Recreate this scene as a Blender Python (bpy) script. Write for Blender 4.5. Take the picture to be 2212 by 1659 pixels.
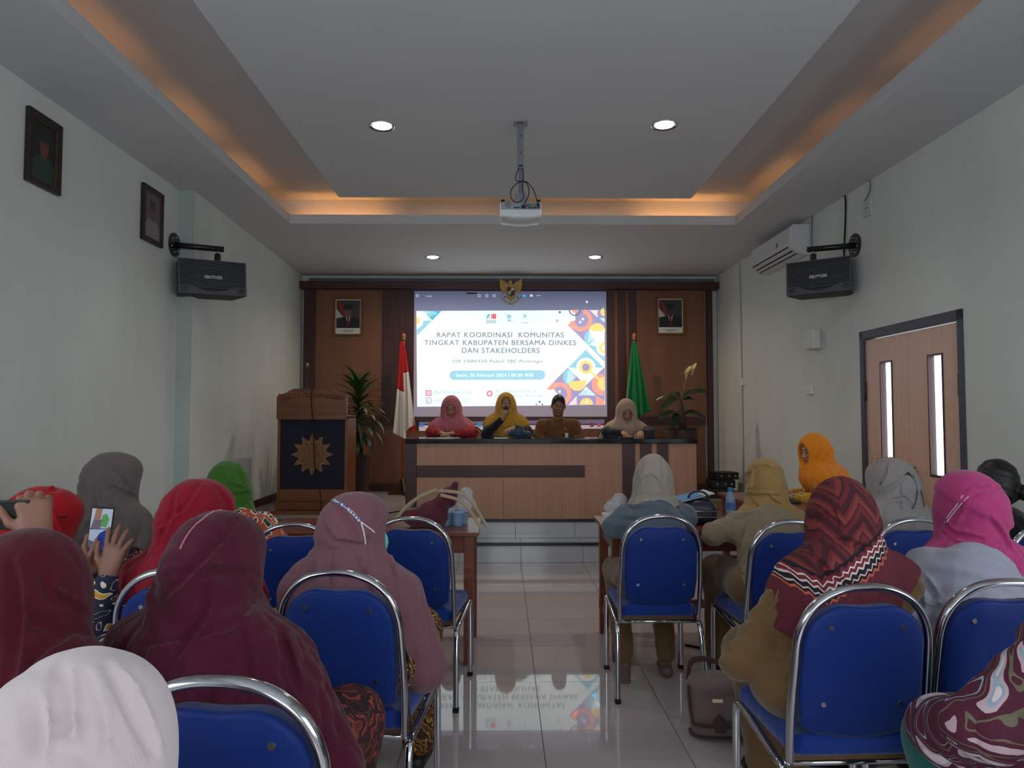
import bpy, math, random
import numpy as np
import openvdb as vdb
from mathutils import Vector, Matrix, Euler
random.seed(7)
R = math.radians
scene = bpy.context.scene
for o in list(bpy.data.objects): bpy.data.objects.remove(o)
C = scene.collection

# ------------------------------------------------------------ camera, light, exposure
FPX, CAMH, TH, PS = 1557.2, 1.40, 0.0473, 0.01207     # focal length in pixels of a 2212 px wide frame
cam_d = bpy.data.cameras.new('camera'); cam = bpy.data.objects.new('camera', cam_d); C.objects.link(cam)
cam_d.sensor_width = 36.0; cam_d.lens = 36.0 * FPX / 2212.0; cam_d.clip_start = 0.05; cam_d.clip_end = 100
cam.location = (0, 0, CAMH); cam.rotation_euler = (math.pi / 2 + TH, 0, -PS)
scene.camera = cam
scene.view_settings.view_transform = 'Standard'; scene.view_settings.look = 'None'
scene.view_settings.gamma = 1.0; scene.view_settings.use_curve_mapping = False
scene.view_settings.exposure = 0.18
world = bpy.data.worlds.new('daylight'); scene.world = world; world.use_nodes = True
wb = world.node_tree.nodes['Background']; wb.inputs[0].default_value = (0.86, 0.94, 1.0, 1); wb.inputs[1].default_value = 3.2

def area(name, loc, rot, sx, sy, power, col):
    l = bpy.data.lights.new(name, 'AREA'); l.shape = 'RECTANGLE'; l.size = sx; l.size_y = sy; l.energy = power; l.color = col
    o = bpy.data.objects.new(name, l); C.objects.link(o); o.location = loc; o.rotation_euler = rot
    return o
# daylight entering by the windows in the wall behind the audience; two unseen side fill lamps are added
area('window_daylight', (0.2, -2.85, 1.95), (R(90), 0, 0), 4.4, 1.5, 9, (0.80, 0.91, 1.0))
area('side_fill_light', (3.10, .3, 1.75), (R(80), 0, R(90)), 2.4, 1.4, 38, (0.80, 0.91, 1.0))
area('side_fill_light', (-2.86, .3, 1.75), (R(80), 0, R(-90)), 2.4, 1.4, 41, (0.80, 0.91, 1.0))

# ------------------------------------------------------------ helpers
def at(px, py, Y=None, Z=None, X=None):
    a = (px - 1106) / FPX; b = -(py - 829.5) / FPX
    y = math.cos(TH) - b * math.sin(TH); z = math.sin(TH) + b * math.cos(TH)
    dx = a * math.cos(PS) + y * math.sin(PS); dy = -a * math.sin(PS) + y * math.cos(PS)
    t = Y / dy if Y is not None else (X / dx if X is not None else (Z - CAMH) / z)
    return Vector((t * dx, t * dy, CAMH + t * z))

def lin(c):
    return tuple((v / 255 / 12.92 if v / 255 <= 0.04045 else ((v / 255 + 0.055) / 1.055) ** 2.4) for v in c) + (1.0,)

class NT:
    def __init__(s, m): s.t = m.node_tree; s.b = s.t.nodes['Principled BSDF']
    def n(s, ty, **k):
        x = s.t.nodes.new('ShaderNode' + ty)
        for a, b in k.items():
            if a.startswith('i_'): x.inputs[a[2:].replace('_', ' ')].default_value = b
            else: setattr(x, a, b)
        return x
    def l(s, a, b): s.t.links.new(a, b)
    def coord(s, scale=(1, 1, 1), rot=(0, 0, 0), kind='Object'):
        t = s.n('TexCoord'); m = s.n('Mapping'); m.inputs['Scale'].default_value = scale; m.inputs['Rotation'].default_value = rot
        s.l(t.outputs[kind], m.inputs[0]); return m.outputs[0]
    def ramp(s, src, stops, interp='LINEAR'):
        r = s.n('ValToRGB'); r.color_ramp.interpolation = interp
        e = r.color_ramp.elements
        while len(e) > 1: e.remove(e[-1])
        e[0].position = stops[0][0]; e[0].color = lin(stops[0][1])
        for p, c in stops[1:]:
            q = e.new(p); q.color = lin(c)
        s.l(src, r.inputs[0]); return r.outputs[0]
    def bump(s, src, strength=.2, dist=.01):
        b = s.n('Bump'); b.inputs['Strength'].default_value = strength; b.inputs['Distance'].default_value = dist
        s.l(src, b.inputs['Height']); s.l(b.outputs[0], s.b.inputs['Normal'])

MATS = {}
def mat(name, col, rough=.6, metal=0., noise=0., nscale=8., bump=0., bscale=60., sheen=0., spec=.5, emit=None, estr=0., coat=0., alpha=1., trans=0.):
    if name in MATS: return MATS[name]
    m = bpy.data.materials.new(name); m.use_nodes = True; q = NT(m); b = q.b
    b.inputs['Base Color'].default_value = lin(col); b.inputs['Roughness'].default_value = rough; b.inputs['Metallic'].default_value = metal
    b.inputs['Specular IOR Level'].default_value = spec
    if sheen: b.inputs['Sheen Weight'].default_value = sheen; b.inputs['Sheen Roughness'].default_value = .5
    if coat: b.inputs['Coat Weight'].default_value = coat; b.inputs['Coat Roughness'].default_value = .1
    if noise:
        c = q.coord(); n = q.n('TexNoise', i_Scale=nscale, i_Detail=4.); q.l(c, n.inputs['Vector'])
        lo = tuple(max(0, v * (1 - noise)) for v in col); hi = tuple(min(255, v * (1 + noise)) for v in col)
        q.l(q.ramp(n.outputs[0], [(.3, lo), (.7, hi)]), b.inputs['Base Color'])
    if bump:
        c = q.coord(); n = q.n('TexNoise', i_Scale=bscale, i_Detail=3.); q.l(c, n.inputs['Vector']); q.bump(n.outputs[0], bump, .004)
    if emit: b.inputs['Emission Color'].default_value = lin(emit); b.inputs['Emission Strength'].default_value = estr
    if trans: b.inputs['Transmission Weight'].default_value = trans; b.inputs['IOR'].default_value = 1.3
    if alpha < 1: b.inputs['Alpha'].default_value = alpha
    MATS[name] = m; return m

def wood(name, c1, c2, rough=.4, sc=(30, 30, 1.2), coat=0., spec=.5):
    if name in MATS: return MATS[name]
    m = bpy.data.materials.new(name); m.use_nodes = True; q = NT(m)
    n = q.n('TexNoise', i_Scale=1.0, i_Detail=5., i_Roughness=.65); q.l(q.coord(sc), n.inputs['Vector'])
    q.l(q.ramp(n.outputs[0], [(.3, c1), (.7, c2)]), q.b.inputs['Base Color']); q.b.inputs['Roughness'].default_value = rough
    q.b.inputs['Specular IOR Level'].default_value = spec
    if coat: q.b.inputs['Coat Weight'].default_value = coat; q.b.inputs['Coat Roughness'].default_value = .15
    MATS[name] = m; return m

def batik(name, ground, shapes, outline, scale=16., kind='leaf', seed=0.):
    """printed batik cloth: winding motifs with light outlines on a dark ground"""
    if name in MATS: return MATS[name]
    m = bpy.data.materials.new(name); m.use_nodes = True; q = NT(m)
    v = q.coord((1, 1, 1), (seed, seed * .7, seed * 1.3))
    nz = q.n('TexNoise', i_Scale=scale * .35, i_Detail=2.); q.l(v, nz.inputs['Vector'])
    mx = q.n('Mix', data_type='VECTOR'); mx.inputs[0].default_value = .12 if kind == 'leaf' else .05
    q.l(v, mx.inputs[4]); q.l(nz.outputs[1], mx.inputs[5])
    if kind == 'parang':
        w = q.n('TexWave', i_Scale=scale, i_Distortion=9., i_Detail=1.5); w.inputs['Detail Scale'].default_value = 2.2
        w.bands_direction = 'DIAGONAL'; q.l(v, w.inputs['Vector'])
        out = q.ramp(w.outputs['Fac'] if 'Fac' in w.outputs else w.outputs[1], [(0, ground), (.55, outline), (.64, shapes[0]), (.82, shapes[-1])], 'CONSTANT')
    else:
        vo = q.n('TexVoronoi', feature='F1'); vo.inputs['Scale'].default_value = scale; q.l(mx.outputs[1], vo.inputs['Vector'])
        w = q.n('TexWave', i_Scale=scale * .5, i_Distortion=14., i_Detail=2.); q.l(v, w.inputs['Vector'])
        ad = q.n('Math', operation='MULTIPLY_ADD'); q.l(vo.outputs['Distance'], ad.inputs[0]); ad.inputs[1].default_value = .85
        ml = q.n('Math', operation='MULTIPLY'); q.l(w.outputs[1], ml.inputs[0]); ml.inputs[1].default_value = .45; q.l(ml.outputs[0], ad.inputs[2])
        st = [(0, shapes[0]), (.30, outline), (.36, shapes[1 % len(shapes)]), (.47, ground), (.66, shapes[-1]), (.71, ground), (.86, outline), (.9, ground)]
        out = q.ramp(ad.outputs[0], st, 'CONSTANT')
    q.l(out, q.b.inputs['Base Color']); q.b.inputs['Roughness'].default_value = .85
    MATS[name] = m; return m

def cloth(name, col, bump=.25, rough=.9, sheen=.25):
    if name in MATS: return MATS[name]
    m = bpy.data.materials.new(name); m.use_nodes = True; q = NT(m); b = q.b
    b.inputs['Base Color'].default_value = lin(col); b.inputs['Roughness'].default_value = rough
    b.inputs['Sheen Weight'].default_value = sheen; b.inputs['Specular IOR Level'].default_value = .25
    n = q.n('TexNoise', i_Scale=9., i_Detail=4., i_Distortion=1.2); q.l(q.coord((1, 1, .45)), n.inputs['Vector'])
    n2 = q.n('TexNoise', i_Scale=420., i_Detail=1.); q.l(q.coord(), n2.inputs['Vector'])
    a = q.n('Math', operation='MULTIPLY_ADD'); q.l(n2.outputs[0], a.inputs[0]); a.inputs[1].default_value = .03; q.l(n.outputs[0], a.inputs[2])
    q.bump(a.outputs[0], bump, .03)
    MATS[name] = m; return m

def tag(o, label=None, cat=None, group=None, kind=None):
    if label: o['label'] = label
    if cat: o['category'] = cat
    if group: o['group'] = group
    if kind: o['kind'] = kind
    return o
def empty(name, loc=(0, 0, 0), rz=0., label=None, cat=None, group=None, kind=None):
    o = bpy.data.objects.new(name, None); C.objects.link(o); o.location = loc; o.rotation_euler = (0, 0, rz); o.empty_display_size = .05
    return tag(o, label, cat, group, kind)
def clone(o, parent=None):
    c = o.copy(); C.objects.link(c); c.parent = parent
    for ch in list(o.children): clone(ch, c)
    return c
def link(name, me, parent=None):
    o = bpy.data.objects.new(name, me); C.objects.link(o)
    if parent is not None: o.parent = parent
    return o

def chevron(name, cols, border=None, hz=0., tip=0.):
    """woven zigzag bands; the hem carries a lighter border of small diamonds"""
    m = bpy.data.materials.new(name); m.use_nodes = True; q = NT(m)
    tc = q.n('TexCoord'); sp = q.n('SeparateXYZ'); q.l(tc.outputs['Object'], sp.inputs[0])
    def M(op, a, b=0.):
        k = q.n('Math', operation=op)
        for i, v in enumerate((a, b)):
            if isinstance(v, (int, float)): k.inputs[i].default_value = v
            else: q.l(v, k.inputs[i])
        return k.outputs[0]
    ax = M('ABSOLUTE', M('SUBTRACT', M('FRACT', M('MULTIPLY', sp.outputs[0], 9.)), .5)); v = M('FRACT', M('ADD', M('MULTIPLY', sp.outputs[2], 11.), M('MULTIPLY', ax, 1.7)))
    c1 = q.ramp(v, [(0, cols[0]), (.22, cols[1]), (.34, cols[2]), (.55, cols[0]), (.7, cols[3]), (.78, cols[1])], 'CONSTANT')
    u = M('SUBTRACT', M('SUBTRACT', sp.outputs[2], M('MULTIPLY', M('ABSOLUTE', sp.outputs[0]), tip)), hz)
    zx = M('ABSOLUTE', M('SUBTRACT', M('FRACT', M('MULTIPLY', sp.outputs[0], 38.)), .5)); uz = M('ADD', M('MULTIPLY', u, 8.), M('MULTIPLY', zx, .16))
    c2 = q.ramp(uz, [(0, (96, 30, 44)), (.14, (190, 90, 70)), (.20, (30, 16, 26)), (.27, (210, 190, 184)), (.31, (30, 16, 26)), (.42, (214, 200, 196)), (.47, (120, 36, 44)), (.56, (226, 214, 210)), (.60, (120, 36, 44)), (.70, (24, 14, 22))], 'CONSTANT')
    mx = q.n('Mix', data_type='RGBA'); q.l(M('LESS_THAN', u, .095), mx.inputs[0]); q.l(c1, mx.inputs[6]); q.l(c2, mx.inputs[7]); q.l(mx.outputs[2], q.b.inputs['Base Color']); q.b.inputs['Roughness'].default_value = .9
    n = q.n('TexNoise', i_Scale=9., i_Detail=4.); q.l(q.coord(), n.inputs['Vector']); q.bump(n.outputs[0], .3, .03)
    return m

class MB:
    """gathers simple solids and links them as one mesh object"""
    def __init__(s): s.v = []; s.f = []; s.mi = []; s.sm = []; s.cur = 0; s.smooth = False
    def add(s, vs, fs, M=None):
        k = len(s.v)
        s.v += [tuple(M @ Vector(p)) if M else tuple(p) for p in vs]
        s.f += [tuple(i + k for i in f) for f in fs]; s.mi += [s.cur] * len(fs); s.sm += [s.smooth] * len(fs); return s
    def box(s, lo, hi, M=None):
        x0, y0, z0 = lo; x1, y1, z1 = hi
        return s.add([(x0, y0, z0), (x1, y0, z0), (x1, y1, z0), (x0, y1, z0), (x0, y0, z1), (x1, y0, z1), (x1, y1, z1), (x0, y1, z1)],
                     [(3, 2, 1, 0), (4, 5, 6, 7), (0, 1, 5, 4), (1, 2, 6, 5), (2, 3, 7, 6), (3, 0, 4, 7)], M)
    def prism(s, pts, axis, a, b, M=None):
        """outline pts (2D) extruded along axis from a to b"""
        n = len(pts)
        def P(p, t): return {'x': (t, p[0], p[1]), 'y': (p[0], t, p[1]), 'z': (p[0], p[1], t)}[axis]
        vs = [P(p, a) for p in pts] + [P(p, b) for p in pts]
        fs = [tuple(range(n))[::-1], tuple(range(n, 2 * n))] + [(i, (i + 1) % n, n + (i + 1) % n, n + i) for i in range(n)]
        return s.add(vs, fs, M)
    def tube(s, path, rx, ry=None, n=10, up=(0, 0, 1), closed=False, rads=None, M=None):
        ry = ry or rx; path = [Vector(p) for p in path]; N = len(path); vs = []; fs = []
        for i, p in enumerate(path):
            a = path[(i - 1) % N] if (i or closed) else p; b = path[(i + 1) % N] if (i < N - 1 or closed) else p
            t = (b - a).normalized(); u = Vector(up)
            if abs(t.dot(u)) > .97: u = Vector((0, 1, 0)) if abs(t.y) < .9 else Vector((1, 0, 0))
            sd = t.cross(u).normalized(); u2 = sd.cross(t)
            k = rads[i] if rads else 1.
            for j in range(n):
                an = 2 * math.pi * j / n; vs.append(p + sd * (rx * k * math.cos(an)) + u2 * (ry * k * math.sin(an)))
        for i in range(N if closed else N - 1):
            for j in range(n):
                a = i * n + j; b = i * n + (j + 1) % n; i2 = ((i + 1) % N) * n
                fs.append((a, b, i2 + (j + 1) % n, i2 + j))
        if not closed: fs += [tuple(range(n))[::-1], tuple(range((N - 1) * n, N * n))]
        sm = s.smooth; s.smooth = True; s.add(vs, fs, M); s.smooth = sm; return s
    def lathe(s, prof, n=24, M=None):
        """profile of (radius, z), closed with caps"""
        vs = []; fs = []
        for r, z in prof:
            for j in range(n): vs.append((r * math.cos(2 * math.pi * j / n), r * math.sin(2 * math.pi * j / n), z))
        for i in range(len(prof) - 1):
            for j in range(n): fs.append((i * n + j, i * n + (j + 1) % n, (i + 1) * n + (j + 1) % n, (i + 1) * n + j))
        fs += [tuple(range(n))[::-1], tuple(range((len(prof) - 1) * n, len(prof) * n))]
        return s.add(vs, fs, M)
    def sphere(s, c, r, n=12, M=None):
        rr = r if isinstance(r, (tuple, list)) else (r, r, r); vs = []; fs = []; m = n // 2
        for i in range(m + 1):
            ph = math.pi * i / m
            for j in range(n):
                t = 2 * math.pi * j / n; vs.append((c[0] + rr[0] * math.sin(ph) * math.cos(t), c[1] + rr[1] * math.sin(ph) * math.sin(t), c[2] + rr[2] * math.cos(ph)))
        for i in range(m):
            for j in range(n): fs.append((i * n + j, (i + 1) * n + j, (i + 1) * n + (j + 1) % n, i * n + (j + 1) % n))
        sm = s.smooth; s.smooth = True; s.add(vs, fs, M); s.smooth = sm; return s
    def mesh(s, name, mats):
        assert not any(isinstance(c, complex) for p in s.v for c in p), name
        me = bpy.data.meshes.new(name); me.from_pydata(s.v, [], s.f)
        for m in (mats if isinstance(mats, (list, tuple)) else [mats]): me.materials.append(m)
        me.polygons.foreach_set('material_index', s.mi); me.polygons.foreach_set('use_smooth', s.sm); me.update(); return me
    def build(s, name, mats, parent=None, bevel=0., seg=2):
        o = link(name, s.mesh(name, mats), parent)
        if bevel:
            b = o.modifiers.new('bevel', 'BEVEL'); b.width = bevel; b.segments = seg; b.limit_method = 'ANGLE'; b.angle_limit = R(40)
        return o

def smooth_path(pts, it=3, closed=False):
    pts = [Vector(p) for p in pts]
    for _ in range(it):
        q = [] if closed else [pts[0]]
        N = len(pts)
        for i in range(N if closed else N - 1):
            a, b = pts[i], pts[(i + 1) % N]; q += [a * .75 + b * .25, a * .25 + b * .75]
        if not closed: q.append(pts[-1])
        pts = q
    return pts

def rect_frame(mb, x0, x1, z0, z1, w, y0, y1):
    """picture-frame style ring of four mitred pieces in the XZ plane"""
    o = [(x0, z0), (x1, z0), (x1, z1), (x0, z1)]; i = [(x0 + w, z0 + w), (x1 - w, z0 + w), (x1 - w, z1 - w), (x0 + w, z1 - w)]
    for k in range(4):
        j = (k + 1) % 4; mb.prism([o[k], o[j], i[j], i[k]], 'y', y0, y1)

DG = [None]
def text_obj(name, s, width, height, m, parent=None, loc=(0, 0, 0), rot=(R(90), 0, 0), bold=.0, spacing=1.12, shear=0., ext=.0008):
    """flat lettering scaled to an exact width and cap height, centred on loc"""
    cu = bpy.data.curves.new(name, 'FONT'); cu.body = s; cu.size = 1.; cu.space_character = spacing; cu.shear = shear
    cu.extrude = 0.; cu.resolution_u = 3; cu.align_x = 'LEFT'
    o = bpy.data.objects.new(name, cu); C.objects.link(o)
    dg = bpy.context.evaluated_depsgraph_get(); me = bpy.data.meshes.new_from_object(o.evaluated_get(dg)); bpy.data.objects.remove(o)
    n = len(me.vertices); co = np.empty(n * 3, np.float32); me.vertices.foreach_get('co', co); co = co.reshape(-1, 3)
    lo = co.min(0); hi = co.max(0); sx = width / (hi[0] - lo[0]); cap = .70; sz = height / cap
    co[:, 0] = (co[:, 0] - (lo[0] + hi[0]) / 2) * sx; co[:, 1] = (co[:, 1] - cap / 2) * sz; co[:, 2] = 0
    me.vertices.foreach_set('co', co.ravel()); me.materials.clear(); me.materials.append(m); me.update()
    if bold:                                                       # thicken the strokes: the letters repeated a hair's breadth apart
        v = [tuple(p) for p in co]; f = [tuple(p.vertices) for p in me.polygons]; mb = MB(); t = height * bold
        for i, (dx, dy) in enumerate(((0, 0), (t, t * .6), (-t, -t * .6), (t, -t * .6), (-t, t * .6))): mb.add([(a + dx, b + dy, c + .00004 * i) for a, b, c in v], f)
        me = mb.mesh(name, m)
    t = link(name, me, parent); t.location = loc; t.rotation_euler = rot
    return t

# ------------------------------------------------------------ implicit-surface modeller (figures, cloth, bags)
def V3(*a): return np.array(a, np.float32)
class Sdf:
    def __init__(s, v): s.v = v; s.ops = []
    def cap(s, a, b, ra, rb=None, k=.03, sub=False):
        a = V3(*a); b = V3(*b); rb = ra if rb is None else rb; ab = b - a; L = max(float(ab @ ab), 1e-9)
        def f(x, y, z):
            t = np.clip(((x - a[0]) * ab[0] + (y - a[1]) * ab[1] + (z - a[2]) * ab[2]) / L, 0, 1)
            return np.sqrt((x - a[0] - t * ab[0]) ** 2 + (y - a[1] - t * ab[1]) ** 2 + (z - a[2] - t * ab[2]) ** 2) - (ra + t * (rb - ra))
        r = max(ra, rb); s.ops.append(('s' if sub else 'a', f, np.minimum(a, b) - r, np.maximum(a, b) + r, k)); return s
    def ell(s, c, r, M=None, k=.03, sub=False):
        c = V3(*c); r = V3(*r); Mi = np.array(M.to_3x3().transposed(), np.float32) if M is not None else None
        def f(x, y, z):
            x = x - c[0]; y = y - c[1]; z = z - c[2]
            if Mi is not None: x, y, z = (Mi[i, 0] * x + Mi[i, 1] * y + Mi[i, 2] * z for i in range(3))
            k0 = np.sqrt((x / r[0]) ** 2 + (y / r[1]) ** 2 + (z / r[2]) ** 2)
            k1 = np.sqrt((x / r[0] ** 2) ** 2 + (y / r[1] ** 2) ** 2 + (z / r[2] ** 2) ** 2)
            return k0 * (k0 - 1) / np.maximum(k1, 1e-6)
        e = r if M is None else V3(*([float(r.max())] * 3)); s.ops.append(('s' if sub else 'a', f, c - e, c + e, k)); return s
    def box(s, c, h, rad=.01, M=None, k=.01, sub=False):
        c = V3(*c); h = V3(*h) - rad; Mi = np.array(M.to_3x3().transposed(), np.float32) if M is not None else None
        def f(x, y, z):
            x = x - c[0]; y = y - c[1]; z = z - c[2]
            if Mi is not None: x, y, z = (Mi[i, 0] * x + Mi[i, 1] * y + Mi[i, 2] * z for i in range(3))
            qx = np.abs(x) - h[0]; qy = np.abs(y) - h[1]; qz = np.abs(z) - h[2]
            return np.sqrt(np.maximum(qx, 0) ** 2 + np.maximum(qy, 0) ** 2 + np.maximum(qz, 0) ** 2) + np.minimum(np.maximum(qx, np.maximum(qy, qz)), 0) - rad
        e = h + rad
        if M is not None: e = V3(*([float(np.linalg.norm(e))] * 3))
        s.ops.append(('s' if sub else 'a', f, c - e, c + e, k)); return s
    def fn(s, f): s.ops.append(('f', f, None, None, 0)); return s          # d -> f(x, y, z, d) on the whole grid
    def solve(s):
        v = s.v; los = [o[2] for o in s.ops if o[0] == 'a']; his = [o[3] for o in s.ops if o[0] == 'a']
        lo = np.min(los, 0) - 5 * v - .02; hi = np.max(his, 0) + 5 * v + .02
        n = np.ceil((hi - lo) / v).astype(int) + 1
        ax = [(lo[i] + v * np.arange(n[i])).astype(np.float32) for i in range(3)]
        d = np.full(tuple(n), 1.0, np.float32)
        for kd, f, a, b, k in s.ops:
            if kd == 'f':
                d = np.asarray(f(ax[0][:, None, None], ax[1][None, :, None], ax[2][None, None, :], d), np.float32); continue
            pad = 4 * v + k * 1.2
            i0 = np.maximum(((a - lo - pad) / v).astype(int), 0); i1 = np.minimum(((b - lo + pad) / v).astype(int) + 2, n)
            if (i1 <= i0).any(): continue
            sl = tuple(slice(i0[i], i1[i]) for i in range(3))
            g = f(ax[0][sl[0]][:, None, None], ax[1][sl[1]][None, :, None], ax[2][sl[2]][None, None, :])
            q = d[sl]
            if kd == 'a':
                if k > 0: h = np.maximum(k - np.abs(q - g), 0) / k; d[sl] = np.minimum(q, g) - h * h * k * .25
                else: d[sl] = np.minimum(q, g)
            else:
                g = -g
                if k > 0: h = np.maximum(k - np.abs(q - g), 0) / k; d[sl] = np.maximum(q, g) + h * h * k * .25
                else: d[sl] = np.maximum(q, g)
        w = 3 * v; d = np.clip(d, -w, w); d[0] = d[-1] = w; d[:, 0] = d[:, -1] = w; d[:, :, 0] = d[:, :, -1] = w
        g = vdb.FloatGrid(w); g.copyFromArray(d)
        p, q = g.convertToQuads(0.0)
        return np.asarray(p, np.float32) * v + lo.astype(np.float32), np.asarray(q, np.int32)
def sdf_mesh(name, parts, m):
    P = []; Q = []; k = 0
    for p, q in parts: P.append(p); Q.append(q + k); k += len(p)
    P = np.concatenate(P); Q = np.concatenate(Q)
    me = bpy.data.meshes.new(name); me.vertices.add(len(P)); me.vertices.foreach_set('co', P.ravel())
    me.loops.add(len(Q) * 4); me.loops.foreach_set('vertex_index', np.ascontiguousarray(Q, dtype=np.int32).ravel())
    me.polygons.add(len(Q)); me.polygons.foreach_set('loop_start', np.arange(0, len(Q) * 4, 4, dtype=np.int32))
    me.polygons.foreach_set('use_smooth', np.ones(len(Q), dtype=bool)); me.update(calc_edges=True); me.materials.append(m)
    return me
def sdf_obj(name, sd, m, parent=None):
    parts = [x.solve() for x in (sd if isinstance(sd, list) else [sd])]
    return link(name, sdf_mesh(name, parts, m), parent)
# ------------------------------------------------------------ materials
def wall_mat(name, col, stain=.06):
    m = bpy.data.materials.new(name); m.use_nodes = True; q = NT(m)
    n = q.n('TexNoise', i_Scale=.9, i_Detail=6., i_Roughness=.6); q.l(q.coord((1, 1, .5)), n.inputs['Vector'])
    lo = tuple(v * (1 - stain) for v in col)
    q.l(q.ramp(n.outputs[0], [(.32, lo), (.6, col)]), q.b.inputs['Base Color']); q.b.inputs['Roughness'].default_value = .75
    q.b.inputs['Specular IOR Level'].default_value = .3
    n2 = q.n('TexNoise', i_Scale=55., i_Detail=2.); q.l(q.coord(), n2.inputs['Vector']); q.bump(n2.outputs[0], .06, .004)
    return m
W_GREEN = wall_mat('pale_green_paint', (222, 226, 221)); W_CEIL = wall_mat('ceiling_paint', (212, 212, 214), .02)
W_DKGREEN = wall_mat('green_paint', (180, 194, 186))
LAM = wood('orange_laminate', (116, 72, 48), (136, 88, 60), .38, (5, 5, .6)); LAMP = wood('pale_laminate', (172, 124, 100), (188, 140, 114), .42, (40, 40, 1.))
DARK = wood('dark_veneer', (62, 30, 30), (76, 40, 38), .4, (30, 30, 1.)); TABLEW = wood('red_brown_wood', (104, 54, 40), (132, 72, 52), .3, (2, 40, 40))
PODW = wood('carved_teak', (100, 54, 26), (134, 78, 38), .35, (2, 20, 20)); DOORW = wood('door_veneer', (212, 174, 154), (222, 186, 166), .45, (20, 20, .8))
WHITE = mat('white_plastic', (228, 228, 226), .35); BLACK = mat('black_plastic', (16, 16, 18), .4); BLKMET = mat('black_enamel', (22, 24, 30), .3, spec=.6)
CHROME = mat('chrome', (205, 205, 210), .12, 1.); STEEL = mat('brushed_steel', (170, 168, 165), .3, 1.); RUB = mat('rubber', (20, 20, 20), .8)
GOLD = mat('gilt', (176, 140, 74), .45, .5, noise=.12, nscale=30); PAPER = mat('paper', (226, 226, 224), .8)
GROUT = mat('grout', (96, 90, 86), .9)
def tile_mat(name, col, rough):
    m = bpy.data.materials.new(name); m.use_nodes = True; q = NT(m)
    n = q.n('TexNoise', i_Scale=2.2, i_Detail=5.); q.l(q.coord(kind='Object'), n.inputs['Vector'])
    q.l(q.ramp(n.outputs[0], [(.3, tuple(v * .95 for v in col)), (.7, col)]), q.b.inputs['Base Color'])
    q.b.inputs['Roughness'].default_value = rough; q.b.inputs['Specular IOR Level'].default_value = .5; q.b.inputs['IOR'].default_value = 1.6
    return m
TILE = tile_mat('polished_porcelain', (202, 192, 192), .03); TILE_R = tile_mat('riser_porcelain', (196, 198, 202), .12)

# ------------------------------------------------------------ the room
ZC = 3.437; YB = 10.255; ZS = .377; Y1 = 7.05; Y2 = 7.348; Z1 = .191; YR = -3.0
def XR(y): return 3.06 + (YB - y) * .02
def struct(name, loc=(0, 0, 0)): return empty(name, loc, kind='structure')
def rot_quadwall(mb, a, b, z0, z1, t):
    """upright slab from a to b, thickness t to the left of a->b"""
    a = Vector(a + (0,)); b = Vector(b + (0,)); n = (b - a).normalized().cross(Vector((0, 0, 1))) * -t
    mb.prism([(a.x, a.y), (b.x, b.y), (b.x + n.x, b.y + n.y), (a.x + n.x, a.y + n.y)], 'z', z0, z1)

fl = struct('floor'); m = MB().box((-3.3, YR - .1, -.06), (3.5, Y1 + .02, -.004)); m.build('floor_bed', GROUT, fl)
TW = .6; g = .0018; tile_me = MB().box((-TW / 2 + g, -TW / 2 + g, -.02), (TW / 2 - g, TW / 2 - g, 0)).mesh('floor_tile', TILE)
cols = [.1727 + TW * (i + .5) for i in range(-6, 5)]; rows = [3.3003 + TW * (j + .5) for j in range(-10, 7)]
for cx in cols:
    for ry in rows:
        if ry - TW / 2 > Y1 - .02: continue
        if cx + TW / 2 > XR(ry) + .35 or cx - TW / 2 < -3.4: continue
        if ry + TW / 2 > Y1:                                       # last row cut against the step
            o = link('floor_tile', MB().box((-TW / 2 + g, -TW / 2 + g, -.02), (TW / 2 - g, Y1 - ry - g, 0)).mesh('floor_tile_cut', TILE), fl)
        else: o = link('floor_tile', tile_me, fl)
        o.location = (cx, ry, 0)

st = struct('stage_floor')
MB().box((-3.1, Y1 + .012, -.05), (3.3, Y2 + .02, Z1 - .012)).box((-3.1, Y2 + .012, -.05), (3.3, YB, ZS - .012)).build('stage_core', GROUT, st)
riser = MB().box((-.3 + g, 0, 0), (.3 - g, .012, Z1 - .03)).mesh('riser_tile', TILE_R); tread = MB().box((-.3 + g, 0, -.012), (.3 - g, Y2 - Y1 - .012, 0)).mesh('tread_tile', TILE_R)
riser2 = MB().box((-.3 + g, 0, 0), (.3 - g, .012, ZS - Z1 - .02)).mesh('riser_tile_upper', TILE_R)
ttile = MB().box((-.3 + g, -.3 + g, -.012), (.3 - g, .3 - g, 0)).mesh('stage_tile', TILE)
for i in range(-5, 5):
    cx = .1727 + .6 * (i + .5)
    o = link('riser_tile', riser, st); o.location = (cx, Y1, .002)
    o = link('tread_tile', tread, st); o.location = (cx, Y1 + .012, Z1)
    o = link('riser_tile', riser2, st); o.location = (cx - .05, Y2, Z1 + .002)
    for j in range(5):
        o = link('stage_tile', ttile, st); o.location = (cx, Y2 + .3 + .6 * j, ZS)
for y, z in ((Y1, Z1), (Y2, ZS)): MB().box((-3.0, y - .012, z - .026), (3.2, y + .03, z + .002)).build('stair_nosing', mat('dark_nosing', (46, 44, 50), .3), st)

wl = struct('wall_left'); mb = MB(); rot_quadwall(mb, (-2.905, YR), (-2.899, 6.41), 0, ZC + .1, .12); mb.build('wall_plaster', W_GREEN, wl)
mb = MB(); rot_quadwall(mb, (-2.771, 6.412), (-2.874, YB + .05), 0, ZC + .1, .25); mb.build('wall_plaster', W_GREEN, wl)
MB().box((-3.02, 6.40, 0), (-2.771, 6.412, ZC + .1)).build('pillar_face', W_DKGREEN, wl)
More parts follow.
